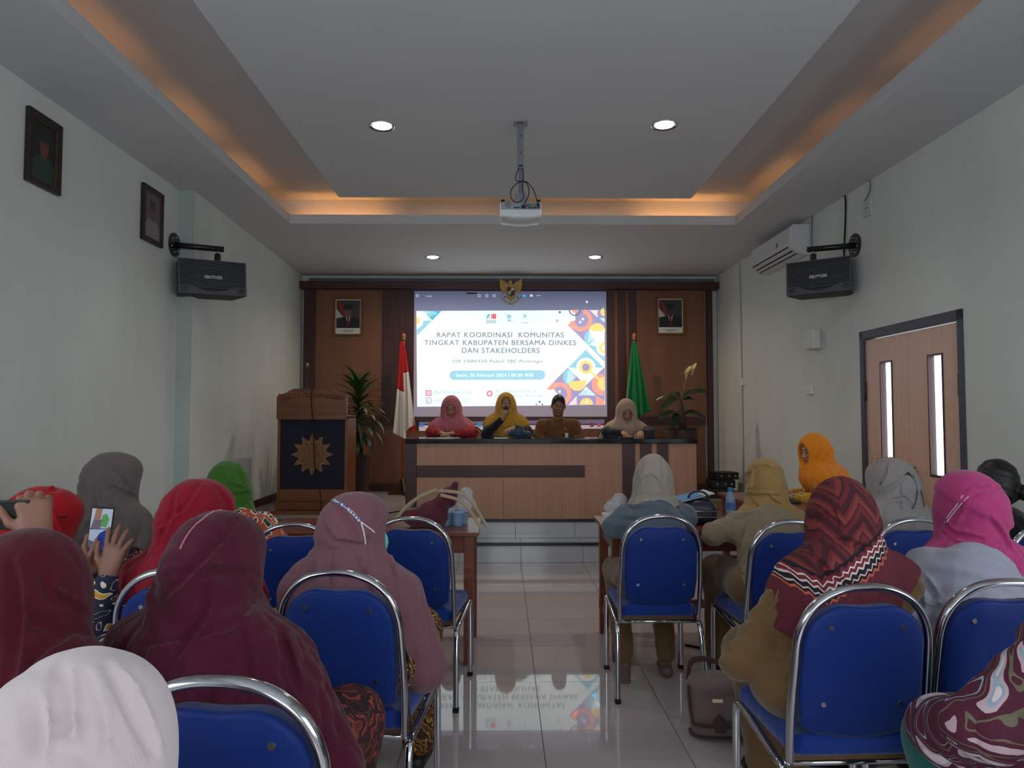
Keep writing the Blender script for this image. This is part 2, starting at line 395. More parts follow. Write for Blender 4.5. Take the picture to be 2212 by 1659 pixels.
# right wall with the opening of the double door
DY0, DY1, DZ = 4.90, 6.27, 2.155
wr = struct('wall_right')
for a, b, z0, z1 in ((YR, DY0, 0, ZC + .1), (DY0, DY1, DZ, ZC + .1), (DY1, YB + .05, 0, ZC + .1)):
    mb = MB(); rot_quadwall(mb, (XR(b), b), (XR(a), a), z0, z1, .14); mb.build('wall_plaster', W_GREEN, wr)
wk = struct('wall_back'); MB().box((-3.1, YB + .01, 0), (3.4, YB + .15, ZC + .1)).build('wall_plaster', W_GREEN, wk)
wq = struct('wall_rear'); mb = MB()
mb.box((-3.1, YR - .15, 0), (3.5, YR, 1.15)).box((-3.1, YR - .15, 2.75), (3.5, YR, ZC + .1)).box((-3.1, YR - .15, 1.15), (-2.05, YR, 2.75)).box((2.45, YR - .15, 1.15), (3.5, YR, 2.75)); mb.build('wall_plaster', W_GREEN, wq)
wn = struct('window_1', (.2, YR, 1.95)); mb = MB(); rect_frame(mb, -2.25, 2.25, -.8, .8, .06, -.1, .02)
for x in (-1.1, 0, 1.1): mb.box((x - .025, -.08, -.75), (x + .025, 0, .75))
mb.build('window_frame', WHITE, wn)

ce = struct('ceiling')
FL, FR, FB = -2.236, 2.448, 7.49                      # inner edge of the low border
LIP = 3.533; GAP = .34; ZU = 3.79
mb = MB()
mb.box((-3.1, YR - .1, ZC), (FL, YB + .1, ZC + .012)).box((FR, YR - .1, ZC), (3.5, YB + .1, ZC + .012)).box((FL, FB, ZC), (FR, YB + .1, ZC + .012)); mb.build('low_border', W_CEIL, ce)
MB().box((FL - .012, YR - .1, ZC + .012), (FL, FB + .012, LIP)).build('fascia', W_CEIL, ce); MB().box((FR, YR - .1, ZC + .012), (FR + .012, FB + .012, LIP)).build('fascia', W_CEIL, ce)
MB().box((FL, FB, ZC + .012), (FR, FB + .012, LIP)).build('fascia', W_CEIL, ce)
MB().box((FL - GAP - .02, YR - .1, ZC + .006), (FL - GAP, FB + GAP, ZU + .02)).box((FR + GAP, YR - .1, ZC + .006), (FR + GAP + .02, FB + GAP, ZU + .02)).box((FL - GAP, FB + GAP, ZC + .006), (FR + GAP, FB + GAP + .02, ZU + .02)).build('cove_wall', W_CEIL, ce)
MB().box((FL - GAP - .02, YR - .1, ZU), (FR + GAP + .02, FB + GAP + .02, ZU + .05)).build('high_ceiling', W_CEIL, ce)
PX0, PX1, PY1, PZ = -1.592, 1.826, 6.90, LIP
MB().box((PX0, YR + .1, PZ), (PX1, PY1, PZ + .05)).build('dropped_panel', W_CEIL, ce, .003)
MB().box((PX0 + .12, YR + .2, PZ + .05), (PX1 - .12, PY1 - .12, ZU)).build('panel_hanger', W_CEIL, ce)

# warm tubes lying in the cove behind the lip
def tube_light(loc, rz, L, p):
    """local +y points away from the room's middle; the batten's upturned edge shades the middle of the ceiling"""
    t = empty('cove_tube_light', loc, rz, 'warm fluorescent tube lying hidden in the ceiling cove', 'lamp', 'cove tubes')
    MB().tube([(-L / 2, 0, .05), (L / 2, 0, .05)], .012).build('tube', mat('warm_tube_%.1f' % p, (255, 190, 110), emit=(255, 180, 104), estr=p), t)
    MB().box((-L / 2 - .02, -.035, 0), (L / 2 + .02, .03, .02)).box((-L / 2 - .02, -.035, .02), (L / 2 + .02, -.029, .112)).build('batten', WHITE, t)
for x, p in ((-1.75, 9.), (-.45, 2.2), (.75, 2.6), (1.95, 10.)): tube_light((x, FB + .20, ZC + .012), 0, .95, p)
for y in (6.9, 5.6, 4.3, 3.0, 1.7, .4):
    tube_light((FL - .20, y, ZC + .012), R(90), .95, 2.6 if y < 6 else 3.2)
    tube_light((FR + .20, y, ZC + .012), R(-90), .95, 1.5 if y < 6 else 2.8)

def downlight(P, r, power, col, label, spread=150):
    t = empty('downlight', P, 0, label, 'ceiling light', 'round recessed downlights')
    mb = MB(); mb.smooth = True; n = 28; prof = [(r * .80, .015), (r * .84, -.002), (r, -.006), (r, .0)]
    vs = []; fs = []
    for q in prof:
        for j in range(n): vs.append((q[0] * math.cos(2 * math.pi * j / n), q[0] * math.sin(2 * math.pi * j / n), q[1]))
    for i in range(3):
        for j in range(n): fs.append((i * n + j, i * n + (j + 1) % n, (i + 1) * n + (j + 1) % n, (i + 1) * n + j))
    mb.add(vs, fs); mb.build('trim_ring', CHROME, t)
    m2 = MB(); m2.smooth = True; m2.lathe([(r * .80, .012), (r * .7, -.004), (r * .4, -.014), (.001, -.018)][::-1], 28); m2.build('diffuser', mat('lamp_glow', (255, 255, 255), emit=(255, 255, 255), estr=9.), t)
    l = bpy.data.lights.new('downlight_lamp', 'SPOT'); l.energy = power; l.color = col; l.spot_size = R(spread); l.spot_blend = .7; l.shadow_soft_size = .05
    o = bpy.data.objects.new('downlight_lamp', l); C.objects.link(o); o.parent = t; o.location = (0, 0, -.03)
for px, n, s in ((825, 'left', 272), (1435, 'right', 270)):
    downlight(at(px, s, Z=PZ), .094, 26, (1, .95, .90), 'large bright round downlight on the %s of the hanging projector' % n)
for px, n in ((935, 'left'), (1285, 'right')):
    downlight(at(px, 555.5, Z=ZC), .098, 48, (1, .81, .58), 'round downlight in the low ceiling above the stage, nearer the %s flag' % ('red and white' if n == 'left' else 'green'), 160)

# panelling of the stage wall
PY = YB - .03
def bx(px, py, Y=PY): p = at(px, py, Y=Y); return p.x, p.z
def rect(px0, py0, px1, py1, Y=PY):
    x0, z1 = bx(px0, py0, Y); x1, z0 = bx(px1, py1, Y); return x0, x1, z0, z1
def wallpiece(name, r, d, m, bev=.003):
    x0, x1, z0, z1 = r; return MB().box((x0, PY - d, z0), (x1, YB + .012, z1)).build(name, m, wk, bev)
def R4(px0, py0, px1, py1): return rect(px0, py0, px1, py1)
zl = bx(1000, 1062)[1]; zt = bx(1000, 628)[1]
def R4(px0, py0, px1, py1):
    x0, x1, z0, z1 = rect(px0, py0, px1, py1); return x0, x1, max(z0, ZS), z1
wallpiece('wood_panel', R4(676, 620, 829, 902), .0, LAM); wallpiece('wood_panel', R4(1373, 620, 1526, 902), .0, LAM)
for a, b in ((676, 829), (829, 1010), (1010, 1190), (1190, 1373), (1373, 1526)): wallpiece('wood_panel', R4(a + .3, 917, b - .3, 1048), .0, LAM)
wallpiece('wood_panel', R4(829, 620, 895, 902), -.005, LAM); wallpiece('wood_panel', R4(1309, 620, 1373, 902), -.005, LAM)
for a, b in ((828, 845), (851, 868), (874, 893.5), (1310.5, 1327), (1334, 1352), (1358, 1374.5)): wallpiece('dark_stile', R4(a, 622, b, 902), .03, DARK)
wallpiece('dark_pilaster', R4(659, 618, 677, 1066), .05, DARK); wallpiece('dark_pilaster', R4(1525, 618, 1542, 1066), .05, DARK)
wallpiece('dark_rail', R4(677, 900, 1524, 918), .035, DARK); wallpiece('dark_rail', R4(893, 622, 1311, 630), .03, DARK)
bb = struct('baseboard_back'); x0, x1, z0, z1 = R4(677, 1045, 1524, 1066); MB().box((x0, PY - .045, ZS), (x1, YB, z1)).build('board', DARK, bb)
x0, x1, z0, z1 = R4(653, 611, 1547, 628)
MB().box((x0, PY - .14, z0), (x1, YB + .012, z1)).build('header_beam', DARK, wk, .004)
MB().box((x0 + .12, PY - .10, z1), (x1 - .05, YB + .012, z1 + .05)).build('header_ledge', mat('slate_grey', (92, 96, 104), .6), wk, .003)
MB().box((-2.95, YB - .28, ZS), (-2.86, YB, ZS + .1)).build('wall_skirting', DARK, wk)
sk = struct('baseboard_left')
mb = MB(); rot_quadwall(mb, (-2.80, 7.6), (-2.86, YB), ZS, ZS + .09, .02); mb.build('board', DARK, sk)
sk = struct('baseboard_right')
mb = MB(); rot_quadwall(mb, (XR(YB) - .02, YB - .05), (XR(7.6) - .02, 7.6), ZS, ZS + .07, .02); mb.build('board', mat('tan_skirting', (150, 118, 84), .5), sk)

# double door in the right wall
FRM = mat('grey_door_frame', (74, 74, 88), .5)
def on_right(y, off=0.): return XR(y) - off
ang = math.atan(.02)
dr = struct('door_1', (XR(DY0), DY0, 0)); dr.rotation_euler = (0, 0, R(90) + ang)          # local x runs along the wall, -y... into the wall
DW = (DY1 - DY0) / math.cos(ang)
mb = MB(); mb.box((0, -.10, 0), (.055, .015, DZ)).box((DW - .055, -.10, 0), (DW, .015, DZ)).box((0, -.10, DZ - .075), (DW, .015, DZ)); mb.build('door_frame', FRM, dr, .004)
GLASS = mat('clear_glass', (240, 245, 250), .02, alpha=.12)
GX0 = .28; 
def door_leaf(x0, x1, gx0, gx1, hx, hinge):
    z0, z1 = .01, DZ - .085; gz0, gz1 = .98, 1.86
    mb = MB(); mb.box((x0, -.05, z0), (gx0, -.01, z1)).box((gx1, -.05, z0), (x1, -.01, z1)).box((gx0, -.05, z0), (gx1, -.01, gz0)).box((gx0, -.05, gz1), (gx1, -.01, z1))
    lf = mb.build('door_leaf', DOORW, dr)
    MB().box((gx0, -.034, gz0), (gx1, -.028, gz1)).build('glass_pane', GLASS, lf)
    mb = MB(); rect_frame(mb, gx0 - .012, gx1 + .012, gz0 - .012, gz1 + .012, .014, -.052, -.004); mb.build('pane_bead', DARK, lf, 0)
    mb = MB(); mb.tube(smooth_path([(hx, -.01, 1.02), (hx, .045, 1.02), (hx, .045, .62), (hx, -.01, .62)], 2), .009); mb.box((hx - .03, -.012, .94), (hx + .03, .004, 1.0)); mb.box((hx - .018, -.005, .955), (hx + .018, .05, .975)); mb.build('door_handle', STEEL, lf)
    mb = MB()
    for z in (.3, 1.55): mb.tube([(hinge, .0, z), (hinge, .0, z + .16)], .012)
    mb.build('door_hinge', mat('dull_brass', (90, 74, 60), .5, .7), lf)
mid = DW * .50
door_leaf(.058, mid - .002, .26, .42, mid - .07, .06); door_leaf(mid + .002, DW - .058, mid + .23, mid + .39, mid + .07, DW - .06)
# bright covered yard outside the door
# ------------------------------------------------------------ projected picture on the screen
EY = PY - .012
SCR = empty('projection_screen', (0, EY, 0), 0, 'large white projection screen lit with a meeting slide, on the stage wall', 'screen')
def sc(u, v, k=0): p = at(880 + u / 4.88, 620 + v / 4.88, Y=EY - .0012 * k); return (p.x, -.0012 * k, p.z)
def glow(name, c, s=.62): return mat('slide_' + name, c, .9, emit=c, estr=s, spec=.1)
x0, x1, z0, z1 = rect(893, 630, 1311.3, 900, EY)
MB().box((x0, .0, z0), (x1, .03, z1)).build('screen_cloth', mat('screen_white', (225, 225, 228), .8), SCR)
def poly(name, pts, m, k, parent=SCR):
    mb = MB(); mb.add([sc(u, v, k) for u, v in pts], [tuple(range(len(pts)))]); return mb.build(name, m, parent)
def arc(cx, cy, r, a0=0, a1=360, n=28): return [(cx + r * math.cos(R(a0 + (a1 - a0) * i / n)), cy - r * math.sin(R(a0 + (a1 - a0) * i / n))) for i in range(n + (a1 - a0 != 360))]
def disc(cx, cy, r, m, k, a0=0, a1=360, name='slide_graphic'): return poly(name, arc(cx, cy, r, a0, a1), m, k)
def ring(cx, cy, ro, ri, m, k, a0=0, a1=360):
    o = arc(cx, cy, ro, a0, a1); i = arc(cx, cy, ri, a0, a1); n = len(o); mb = MB(); cl = a1 - a0 == 360
    mb.add([sc(*p, k) for p in o] + [sc(*p, k) for p in i], [(j, (j + 1) % n, n + (j + 1) % n, n + j) for j in range(n if cl else n - 1)]); return mb.build('slide_graphic', m, SCR)
GW = glow('white', (230, 246, 250), .74); GT = glow('text', (146, 156, 166), .62); GLT = glow('pale_text', (150, 176, 188), .66)
GB = glow('sky', (150, 208, 230), .66); GBD = glow('deep_sky', (96, 188, 222), .64); GC = glow('coral', (248, 166, 150), .68); GL = glow('lavender', (168, 160, 204), .62)
GY = glow('yellow', (248, 218, 138), .70); GP = glow('pill', (160, 212, 234), .66); GI = glow('icon', (214, 214, 236), .7); GPK = glow('pink', (240, 110, 150), .65); GG = glow('grey', (110, 126, 138), .5)
bar = bpy.data.materials.new('slide_window_bar'); bar.use_nodes = True; q = NT(bar)
sp = q.n('SeparateXYZ'); tc = q.n('TexCoord'); q.l(tc.outputs['Object'], sp.inputs[0]); mr = q.n('MapRange'); q.l(sp.outputs[2], mr.inputs[0]); mr.inputs[1].default_value = 2.85; mr.inputs[2].default_value = 3.22
cr = q.ramp(mr.outputs[0], [(.2, (136, 144, 176)), (.9, (96, 102, 134))]); q.l(cr, q.b.inputs['Emission Color']); q.b.inputs['Base Color'].default_value = (.05, .05, .05, 1); q.b.inputs['Emission Strength'].default_value = .62
poly('slide_window_bar', [(66, 42), (2094, 42), (2094, 262), (66, 262)], bar, 1)
poly('slide_border', [(66, 250), (2100, 240), (2106, 1372), (66, 1372)], glow('border', (146, 136, 150), .5), 2)
poly('slide_page', [(95, 253), (2078, 243), (2085, 1243), (103, 1262)], GW, 3)
# upper left corner motif
poly('slide_graphic', [(95, 253), (360, 252), (100, 515)], GB, 4); poly('slide_graphic', [(240, 253), (360, 252), (265, 350), (205, 290)], GBD, 5)
poly('slide_graphic', [(95, 253), (165, 253), (262, 352), (165, 356), (160, 400), (100, 445)], GW, 5); disc(96, 355, 38, GY, 6, -90, 90)
for i in range(5): u = 178 + i * 22; poly('slide_graphic', [(u, 257), (u + 9, 257), (u + 46, 318 - i * 9), (u + 40, 322 - i * 9)], GW, 6)
# right hand motif
T = 2080
poly('slide_graphic', [(1770, 246), (T, 244), (T, 790), (1915, 622), (1690, 398), (1770, 350)], GL, 4)
ring(1765, 240, 64, 52, GG, 5, 180, 360); disc(1765, 242, 30, GC, 5, 180, 360)
ring(1832, 350, 118, 76, GC, 5, -175, 75); poly('slide_graphic', [(1690, 388), (1725, 392), (1760, 400), (1780, 445), (1740, 440)], GC, 5); disc(1850, 338, 13, GW, 6); disc(1822, 370, 12, GW, 6)
disc(2000, 468, 86, GY, 6, 0, 180); poly('slide_graphic', [(1910, 468), (T, 468), (T, 430), (1995, 510), (1912, 612), (1890, 590)], GW, 5)
poly('slide_graphic', [(1912, 612), (T, 440), (T, 640)], GW, 6); disc(1950, 535, 84, GB, 6, 110, 290)
for i in range(6): u = 1925 + i * 15; poly('slide_graphic', [(u, 445 + i * 8), (u + 5, 445 + i * 8), (u - 14, 585 - i * 10), (u - 20, 585 - i * 10)], GW, 7)
poly('slide_graphic', [(1918, 622), (T, 622), (T, 785)], GB, 7); disc(T, 640, 88, GW, 8, 90, 270); disc(T, 640, 60, GY, 9, 90, 270); disc(T, 640, 30, GW, 10, 90, 270)
disc(T, 262, 44, GY, 6, 100, 270); poly('slide_graphic', [(1925, 246), (2005, 246), (2005, 320)], GW, 5)
for i in range(4): u = 1938 + i * 18; poly('slide_graphic', [(u, 247), (u + 8, 247), (2005, 262 + i * 4 + 40 - i * 14), (2005, 252 + 40 - i * 10)], GC, 6)
poly('slide_graphic', [(2010, 326), (T, 326), (T, 385)], GBD, 6)
for i in range(4): poly('slide_graphic', [(2024 + i * 14, 328), (2030 + i * 14, 328), (T, 372 - i * 11), (T, 364 - i * 11)], GW, 7)
# lower cluster
poly('slide_graphic', [(1510, 1032), (1690, 850), (2070, 850), (T, 856), (T, 1243), (1560, 1247), (1600, 1150)], GL, 4)
poly('slide_graphic', [(1880, 660), (1695, 850), (2070, 850)], GB, 5); disc(1882, 846, 100, GW, 6, 0, 180); poly('slide_graphic', [(1690, 850), (2070, 850), (1882, 1036)], GW, 5)
ring(1882, 846, 72, 40, GY, 7); disc(1882, 846, 40, GL, 7); poly('slide_graphic', [(1925, 905), (1940, 890), (2062, 990), (2045, 1008)], GY, 7)
disc(2056, 1030, 112, GC, 6, 85, 275); disc(2076, 1022, 72, GY, 8, 90, 270)
disc(1732, 950, 92, GB, 5, 90, 290); disc(1792, 1000, 94, GY, 6, 180, 372)
for i in range(6): u = 1700 + i * 15; poly('slide_graphic', [(u, 880 + i * 9), (u + 5, 880 + i * 9), (u - 14, 1010 - i * 8), (u - 20, 1010 - i * 8)], GW, 7)
ring(1608, 1128, 122, 78, GC, 6, -60, 130); poly('slide_graphic', [(1468, 1078), (1530, 1010), (1600, 1006), (1570, 1062), (1520, 1085)], GC, 6); disc(1604, 1102, 13, GW, 7)
poly('slide_graphic', [(1884, 1050), (1986, 1143), (1803, 1143)], GW, 6)
for i in range(6): u = 1815 + i * 26; poly('slide_graphic', [(u, 1143), (u + 10, 1143), (u + 50, 1090 - (10 if i < 3 else -18 * (i - 2))), (u + 44, 1088 - (10 if i < 3 else -18 * (i - 2)))], GBD, 7)
disc(1888, 1240, 70, GY, 6, 0, 180); disc(1890, 1212, 13, GW, 7); poly('slide_graphic', [(1700, 1242), (1785, 1150), (1785, 1242)], GW, 6)
for i in range(4): u = 1712 + i * 18; poly('slide_graphic', [(u, 1242), (u + 8, 1242), (1785, 1170 + i * 18), (1785, 1162 + i * 18)], GC, 7)
poly('slide_graphic', [(1990, 1150), (T, 1200), (T, 1243), (1990, 1243)], GC, 6)
disc(1607, 265, 12, GG, 4)
for u, v, r in ((1393, 1210, 11), (1360, 1238, 8), (1424, 1238, 9)): disc(u, v, r, GG, 4)
poly('slide_graphic', [(1575, 335), (1580, 335), (1580, 375), (1575, 375)], GG, 4); poly('slide_graphic', [(1560, 352), (1597, 352), (1597, 357), (1560, 357)], GG, 4)
# three small logos
poly('slide_logo', [(884, 283), (935, 283), (935, 334), (884, 334)], glow('red', (232, 96, 110), .62), 4)
for u, v in ((892, 292), (892, 318), (914, 304)): disc(u + 5, v, 5, GW, 5, name='slide_logo')
poly('slide_logo', [(830, 334), (845, 292), (874, 283), (872, 292), (850, 320), (846, 334)], GBD, 4); poly('slide_logo', [(850, 334), (872, 300), (876, 300), (874, 334)], GB, 4)
for v in (350, 364, 376): poly('slide_logo', [(828, v - 3), (937, v - 3), (937, v + 3), (828, v + 3)], GT, 4)
disc(1072, 312, 22, GB, 4, name='slide_logo'); poly('slide_logo', [(1058, 340), (1088, 340), (1096, 360), (1052, 360)], GB, 4)
for a, b, c, d in ((1022, 272, 1050, 300), (1092, 300, 1118, 280), (1026, 374, 1128, 352), (1040, 318, 1056, 322)): poly('slide_logo', [(a, b), (a + 5, b - 4), (c + 3, d), (c, d + 5)], GC, 4)
poly('slide_logo', [(1218, 280), (1226, 280), (1240, 322), (1234, 348), (1228, 320)], glow('mint', (140, 214, 200), .65), 4); disc(1244, 306, 13, glow('mint', (140, 214, 200), .65), 4, name='slide_logo'); poly('slide_logo', [(1203, 374), (1272, 374), (1272, 379), (1203, 379)], GT, 4)
def stext(s, u0, u1, v0, v1, m, k=5, **kw):
    a = sc(u0, v0, k); b = sc(u1, v1, k); return text_obj('slide_lettering', s, b[0] - a[0], a[2] - b[2], m, SCR, ((a[0] + b[0]) / 2, a[1], (a[2] + b[2]) / 2), **kw)
stext('RAPAT KOORDINASI  KOMUNITAS', 312, 1648, 476, 530, GT, bold=.035)
stext('TINGKAT KABUPATEN BERSAMA DINKES', 180, 1778, 558, 613, GT, bold=.035)
stext('DAN STAKEHOLDERS', 576, 1393, 640, 695, GT, bold=.035)
stext('SSR YABHYSA Peduli TBC Ponorogo', 474, 1420, 764, 798, GT, shear=.25, bold=.025, spacing=1.2)
mb = MB(); pp = arc(493, 930, 50, 90, 270, 12) + arc(1404, 926, 50, -90, 90, 12); mb.add([sc(*p, 4) for p in pp], [tuple(range(len(pp)))]); mb.build('slide_pill', GP, SCR)
stext('Senin, 26 Februari 2024 | 09.00 WIB', 512, 1326, 911, 946, GW, bold=.02, spacing=1.2)
stext('@yabhysaponorogo', 280, 685, 1090, 1120, GLT, spacing=1.2); stext('+62 812-', 288, 424, 1176, 1206, GLT, spacing=1.2); stext('25', 588, 626, 1174, 1204, GLT)
stext('Aula Pimpinan Daerah', 932, 1362, 1084, 1110, GLT, spacing=1.2); stext('Muhammadiyah Ponorogo', 932, 1444, 1132, 1158, GLT, spacing=1.2)
mb = MB(); o = [(193, 1088), (254, 1088), (254, 1147), (193, 1147)]; i_ = [(203, 1098), (244, 1098), (244, 1137), (203, 1137)]
mb.add([sc(*p, 5) for p in o + i_], [(a, (a + 1) % 4, 4 + (a + 1) % 4, 4 + a) for a in range(4)]); mb.build('slide_icon', GPK, SCR); ring(223, 1118, 15, 9, GPK, 5)
ring(225, 1196, 33, 28, GG, 5); ring(225, 1196, 14, 9, GG, 5, 150, 300); ring(866, 1123, 32, 17, glow('rose', (240, 130, 140), .62), 5)
stext('1.png', 195, 254, 84, 102, GI, spacing=1.1)
for u in (106, 758, 837, 915): ring(u, 92, 15, 10, GI, 5)
poly('slide_icon', [(1210, 100), (1222, 82), (1236, 80), (1250, 100)], glow('cloud', (60, 190, 240), .8), 5); poly('slide_icon', [(1292, 78), (1322, 78), (1322, 102), (1292, 102)], GI, 5)
for u in (1368, 1384, 1398): disc(u, 90, 5, GI, 5)
poly('slide_icon', [(620, 58), (733, 58), (733, 72), (620, 72)], mat('slide_black', (8, 8, 12), .5), 5)
poly('slide_icon', [(1884, 138), (1884, 172), (1892, 165), (1898, 172), (1902, 168), (1897, 160), (1906, 158)], GW, 5)
# glowing sheets stand in for the projected picture spilling onto rail and panelling
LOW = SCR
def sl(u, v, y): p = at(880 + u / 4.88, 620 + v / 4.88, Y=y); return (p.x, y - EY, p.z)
MB().add([sl(125, 1424, PY - .0375), sl(2075, 1396, PY - .0375), sl(2075, 1442, PY - .0375), sl(125, 1446, PY - .0375)], [(0, 1, 2, 3)]).build('upper_spill_glow', mat('spill_dim', (120, 104, 130), .8, emit=(104, 92, 120), estr=.5), LOW)
MB().add([sl(122, 1458, PY - .0025), sl(2070, 1446, PY - .0025), sl(2066, 1492, PY - .0025), sl(124, 1516, PY - .0025)], [(0, 1, 2, 3)]).build('lower_spill_glow', mat('spill_bright', (205, 180, 180), .8, emit=(200, 176, 184), estr=.55), LOW)
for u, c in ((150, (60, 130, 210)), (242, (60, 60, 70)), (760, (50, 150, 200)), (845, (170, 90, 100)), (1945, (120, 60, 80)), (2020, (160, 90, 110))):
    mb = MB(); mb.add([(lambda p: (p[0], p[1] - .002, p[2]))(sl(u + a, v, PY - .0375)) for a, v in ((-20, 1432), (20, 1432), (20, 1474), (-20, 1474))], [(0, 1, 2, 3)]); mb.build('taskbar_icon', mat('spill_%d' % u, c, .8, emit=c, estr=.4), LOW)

# ------------------------------------------------------------ national emblem above the screen
em = empty('eagle_emblem', at(1103, 632, Y=PY - .17), 0, 'gilded eagle emblem with a heraldic shield, hung over the top of the screen', 'emblem')
EO = at(1103, 632, Y=PY - .17)
def E_(u, v, y=0): p = at(1050 + u / 20.11, 590 + v / 20.11, Y=PY - .17); return (p.x - EO.x, p.z - EO.z)
for s in (-1, 1):
    def mx(u): return u if s < 0 else 2160 - u
    for k in range(7):                                             # wing feathers, longest outside
        uu = 590 + k * 46; top = 230 + k * 30; wv = [(mx(uu), top), (mx(uu + 60), top + 40), (mx(uu + 75 + k * 14), 560 + k * 12), (mx(900 - (6 - k) * 8), 870 - k * 22), (mx(830 - (6 - k) * 26), 880 - k * 34), (mx(uu + 10), 560)]
        pts = [E_(*p) for p in wv]; pts = pts if s < 0 else pts[::-1]
        MB().prism(pts, 'y', -.012 - .004 * k, .0).build('wing_feather', GOLD, em)
pts = [E_(960, 500), E_(1010, 340), E_(960, 390), E_(935, 420), E_(985, 340), E_(1050, 320), E_(1110, 350), E_(1120, 420), E_(1190, 560), E_(1230, 640), E_(920, 640)]
MB().prism([E_(925, 640), E_(975, 480), E_(940, 430), E_(990, 370), E_(1050, 335), E_(1115, 360), E_(1130, 440), E_(1195, 560), E_(1235, 640)], 'y', -.05, -.02).build('eagle_head', GOLD, em, .003)
MB().prism([E_(860, 880), E_(1300, 880), E_(1240, 1080), E_(1180, 1180), E_(1090, 1240), E_(990, 1180), E_(920, 1080)], 'y', -.03, .0).build('tail', GOLD, em, .003)
shp = [(905, 640), (1245, 640), (1240, 890), (1190, 960), (1085, 1030), (975, 960), (920, 890)]
sh = MB().prism([E_(*p) for p in shp], 'y', -.062, -.02).build('shield', mat('shield_black', (34, 20, 22), .4), em, .002)
for pl, c in (([(940, 665), (1065, 665), (1065, 780), (940, 780)], (120, 40, 44)), ([(1085, 665), (1225, 665), (1225, 790), (1085, 790)], (214, 208, 204)), ([(945, 810), (1070, 840), (1070, 990), (960, 920)], (206, 200, 200)), ([(1090, 840), (1215, 810), (1200, 920), (1095, 990)], (110, 40, 44))):
    MB().prism([E_(*p) for p in pl], 'y', -.066, -.06).build('shield_field', mat('field%d%d' % (c[0], c[1]), c, .5), sh)
MB().prism([E_(1040, 770), E_(1140, 770), E_(1140, 830), E_(1090, 870), E_(1040, 830)], 'y', -.070, -.06).build('shield_field', GOLD, sh)
rb = []; n = 14
for i in range(n + 1): t = i / n; rb.append(E_(590 + 980 * t, 960 + 330 * math.sin(math.pi * t)))
lo = []
for i in range(n + 1): t = 1 - i / n; lo.append(E_(610 + 940 * t, 1080 + 340 * math.sin(math.pi * t)))
MB().prism(rb + lo, 'y', -.05, -.01).build('scroll', mat('ivory_scroll', (176, 168, 150), .6, noise=.15, nscale=60), em, .002)
for u in (820, 1350): MB().sphere(E_(u, 1080) [:1] + (-.055,) + E_(u, 1080)[1:], .016).build('claw', GOLD, em)

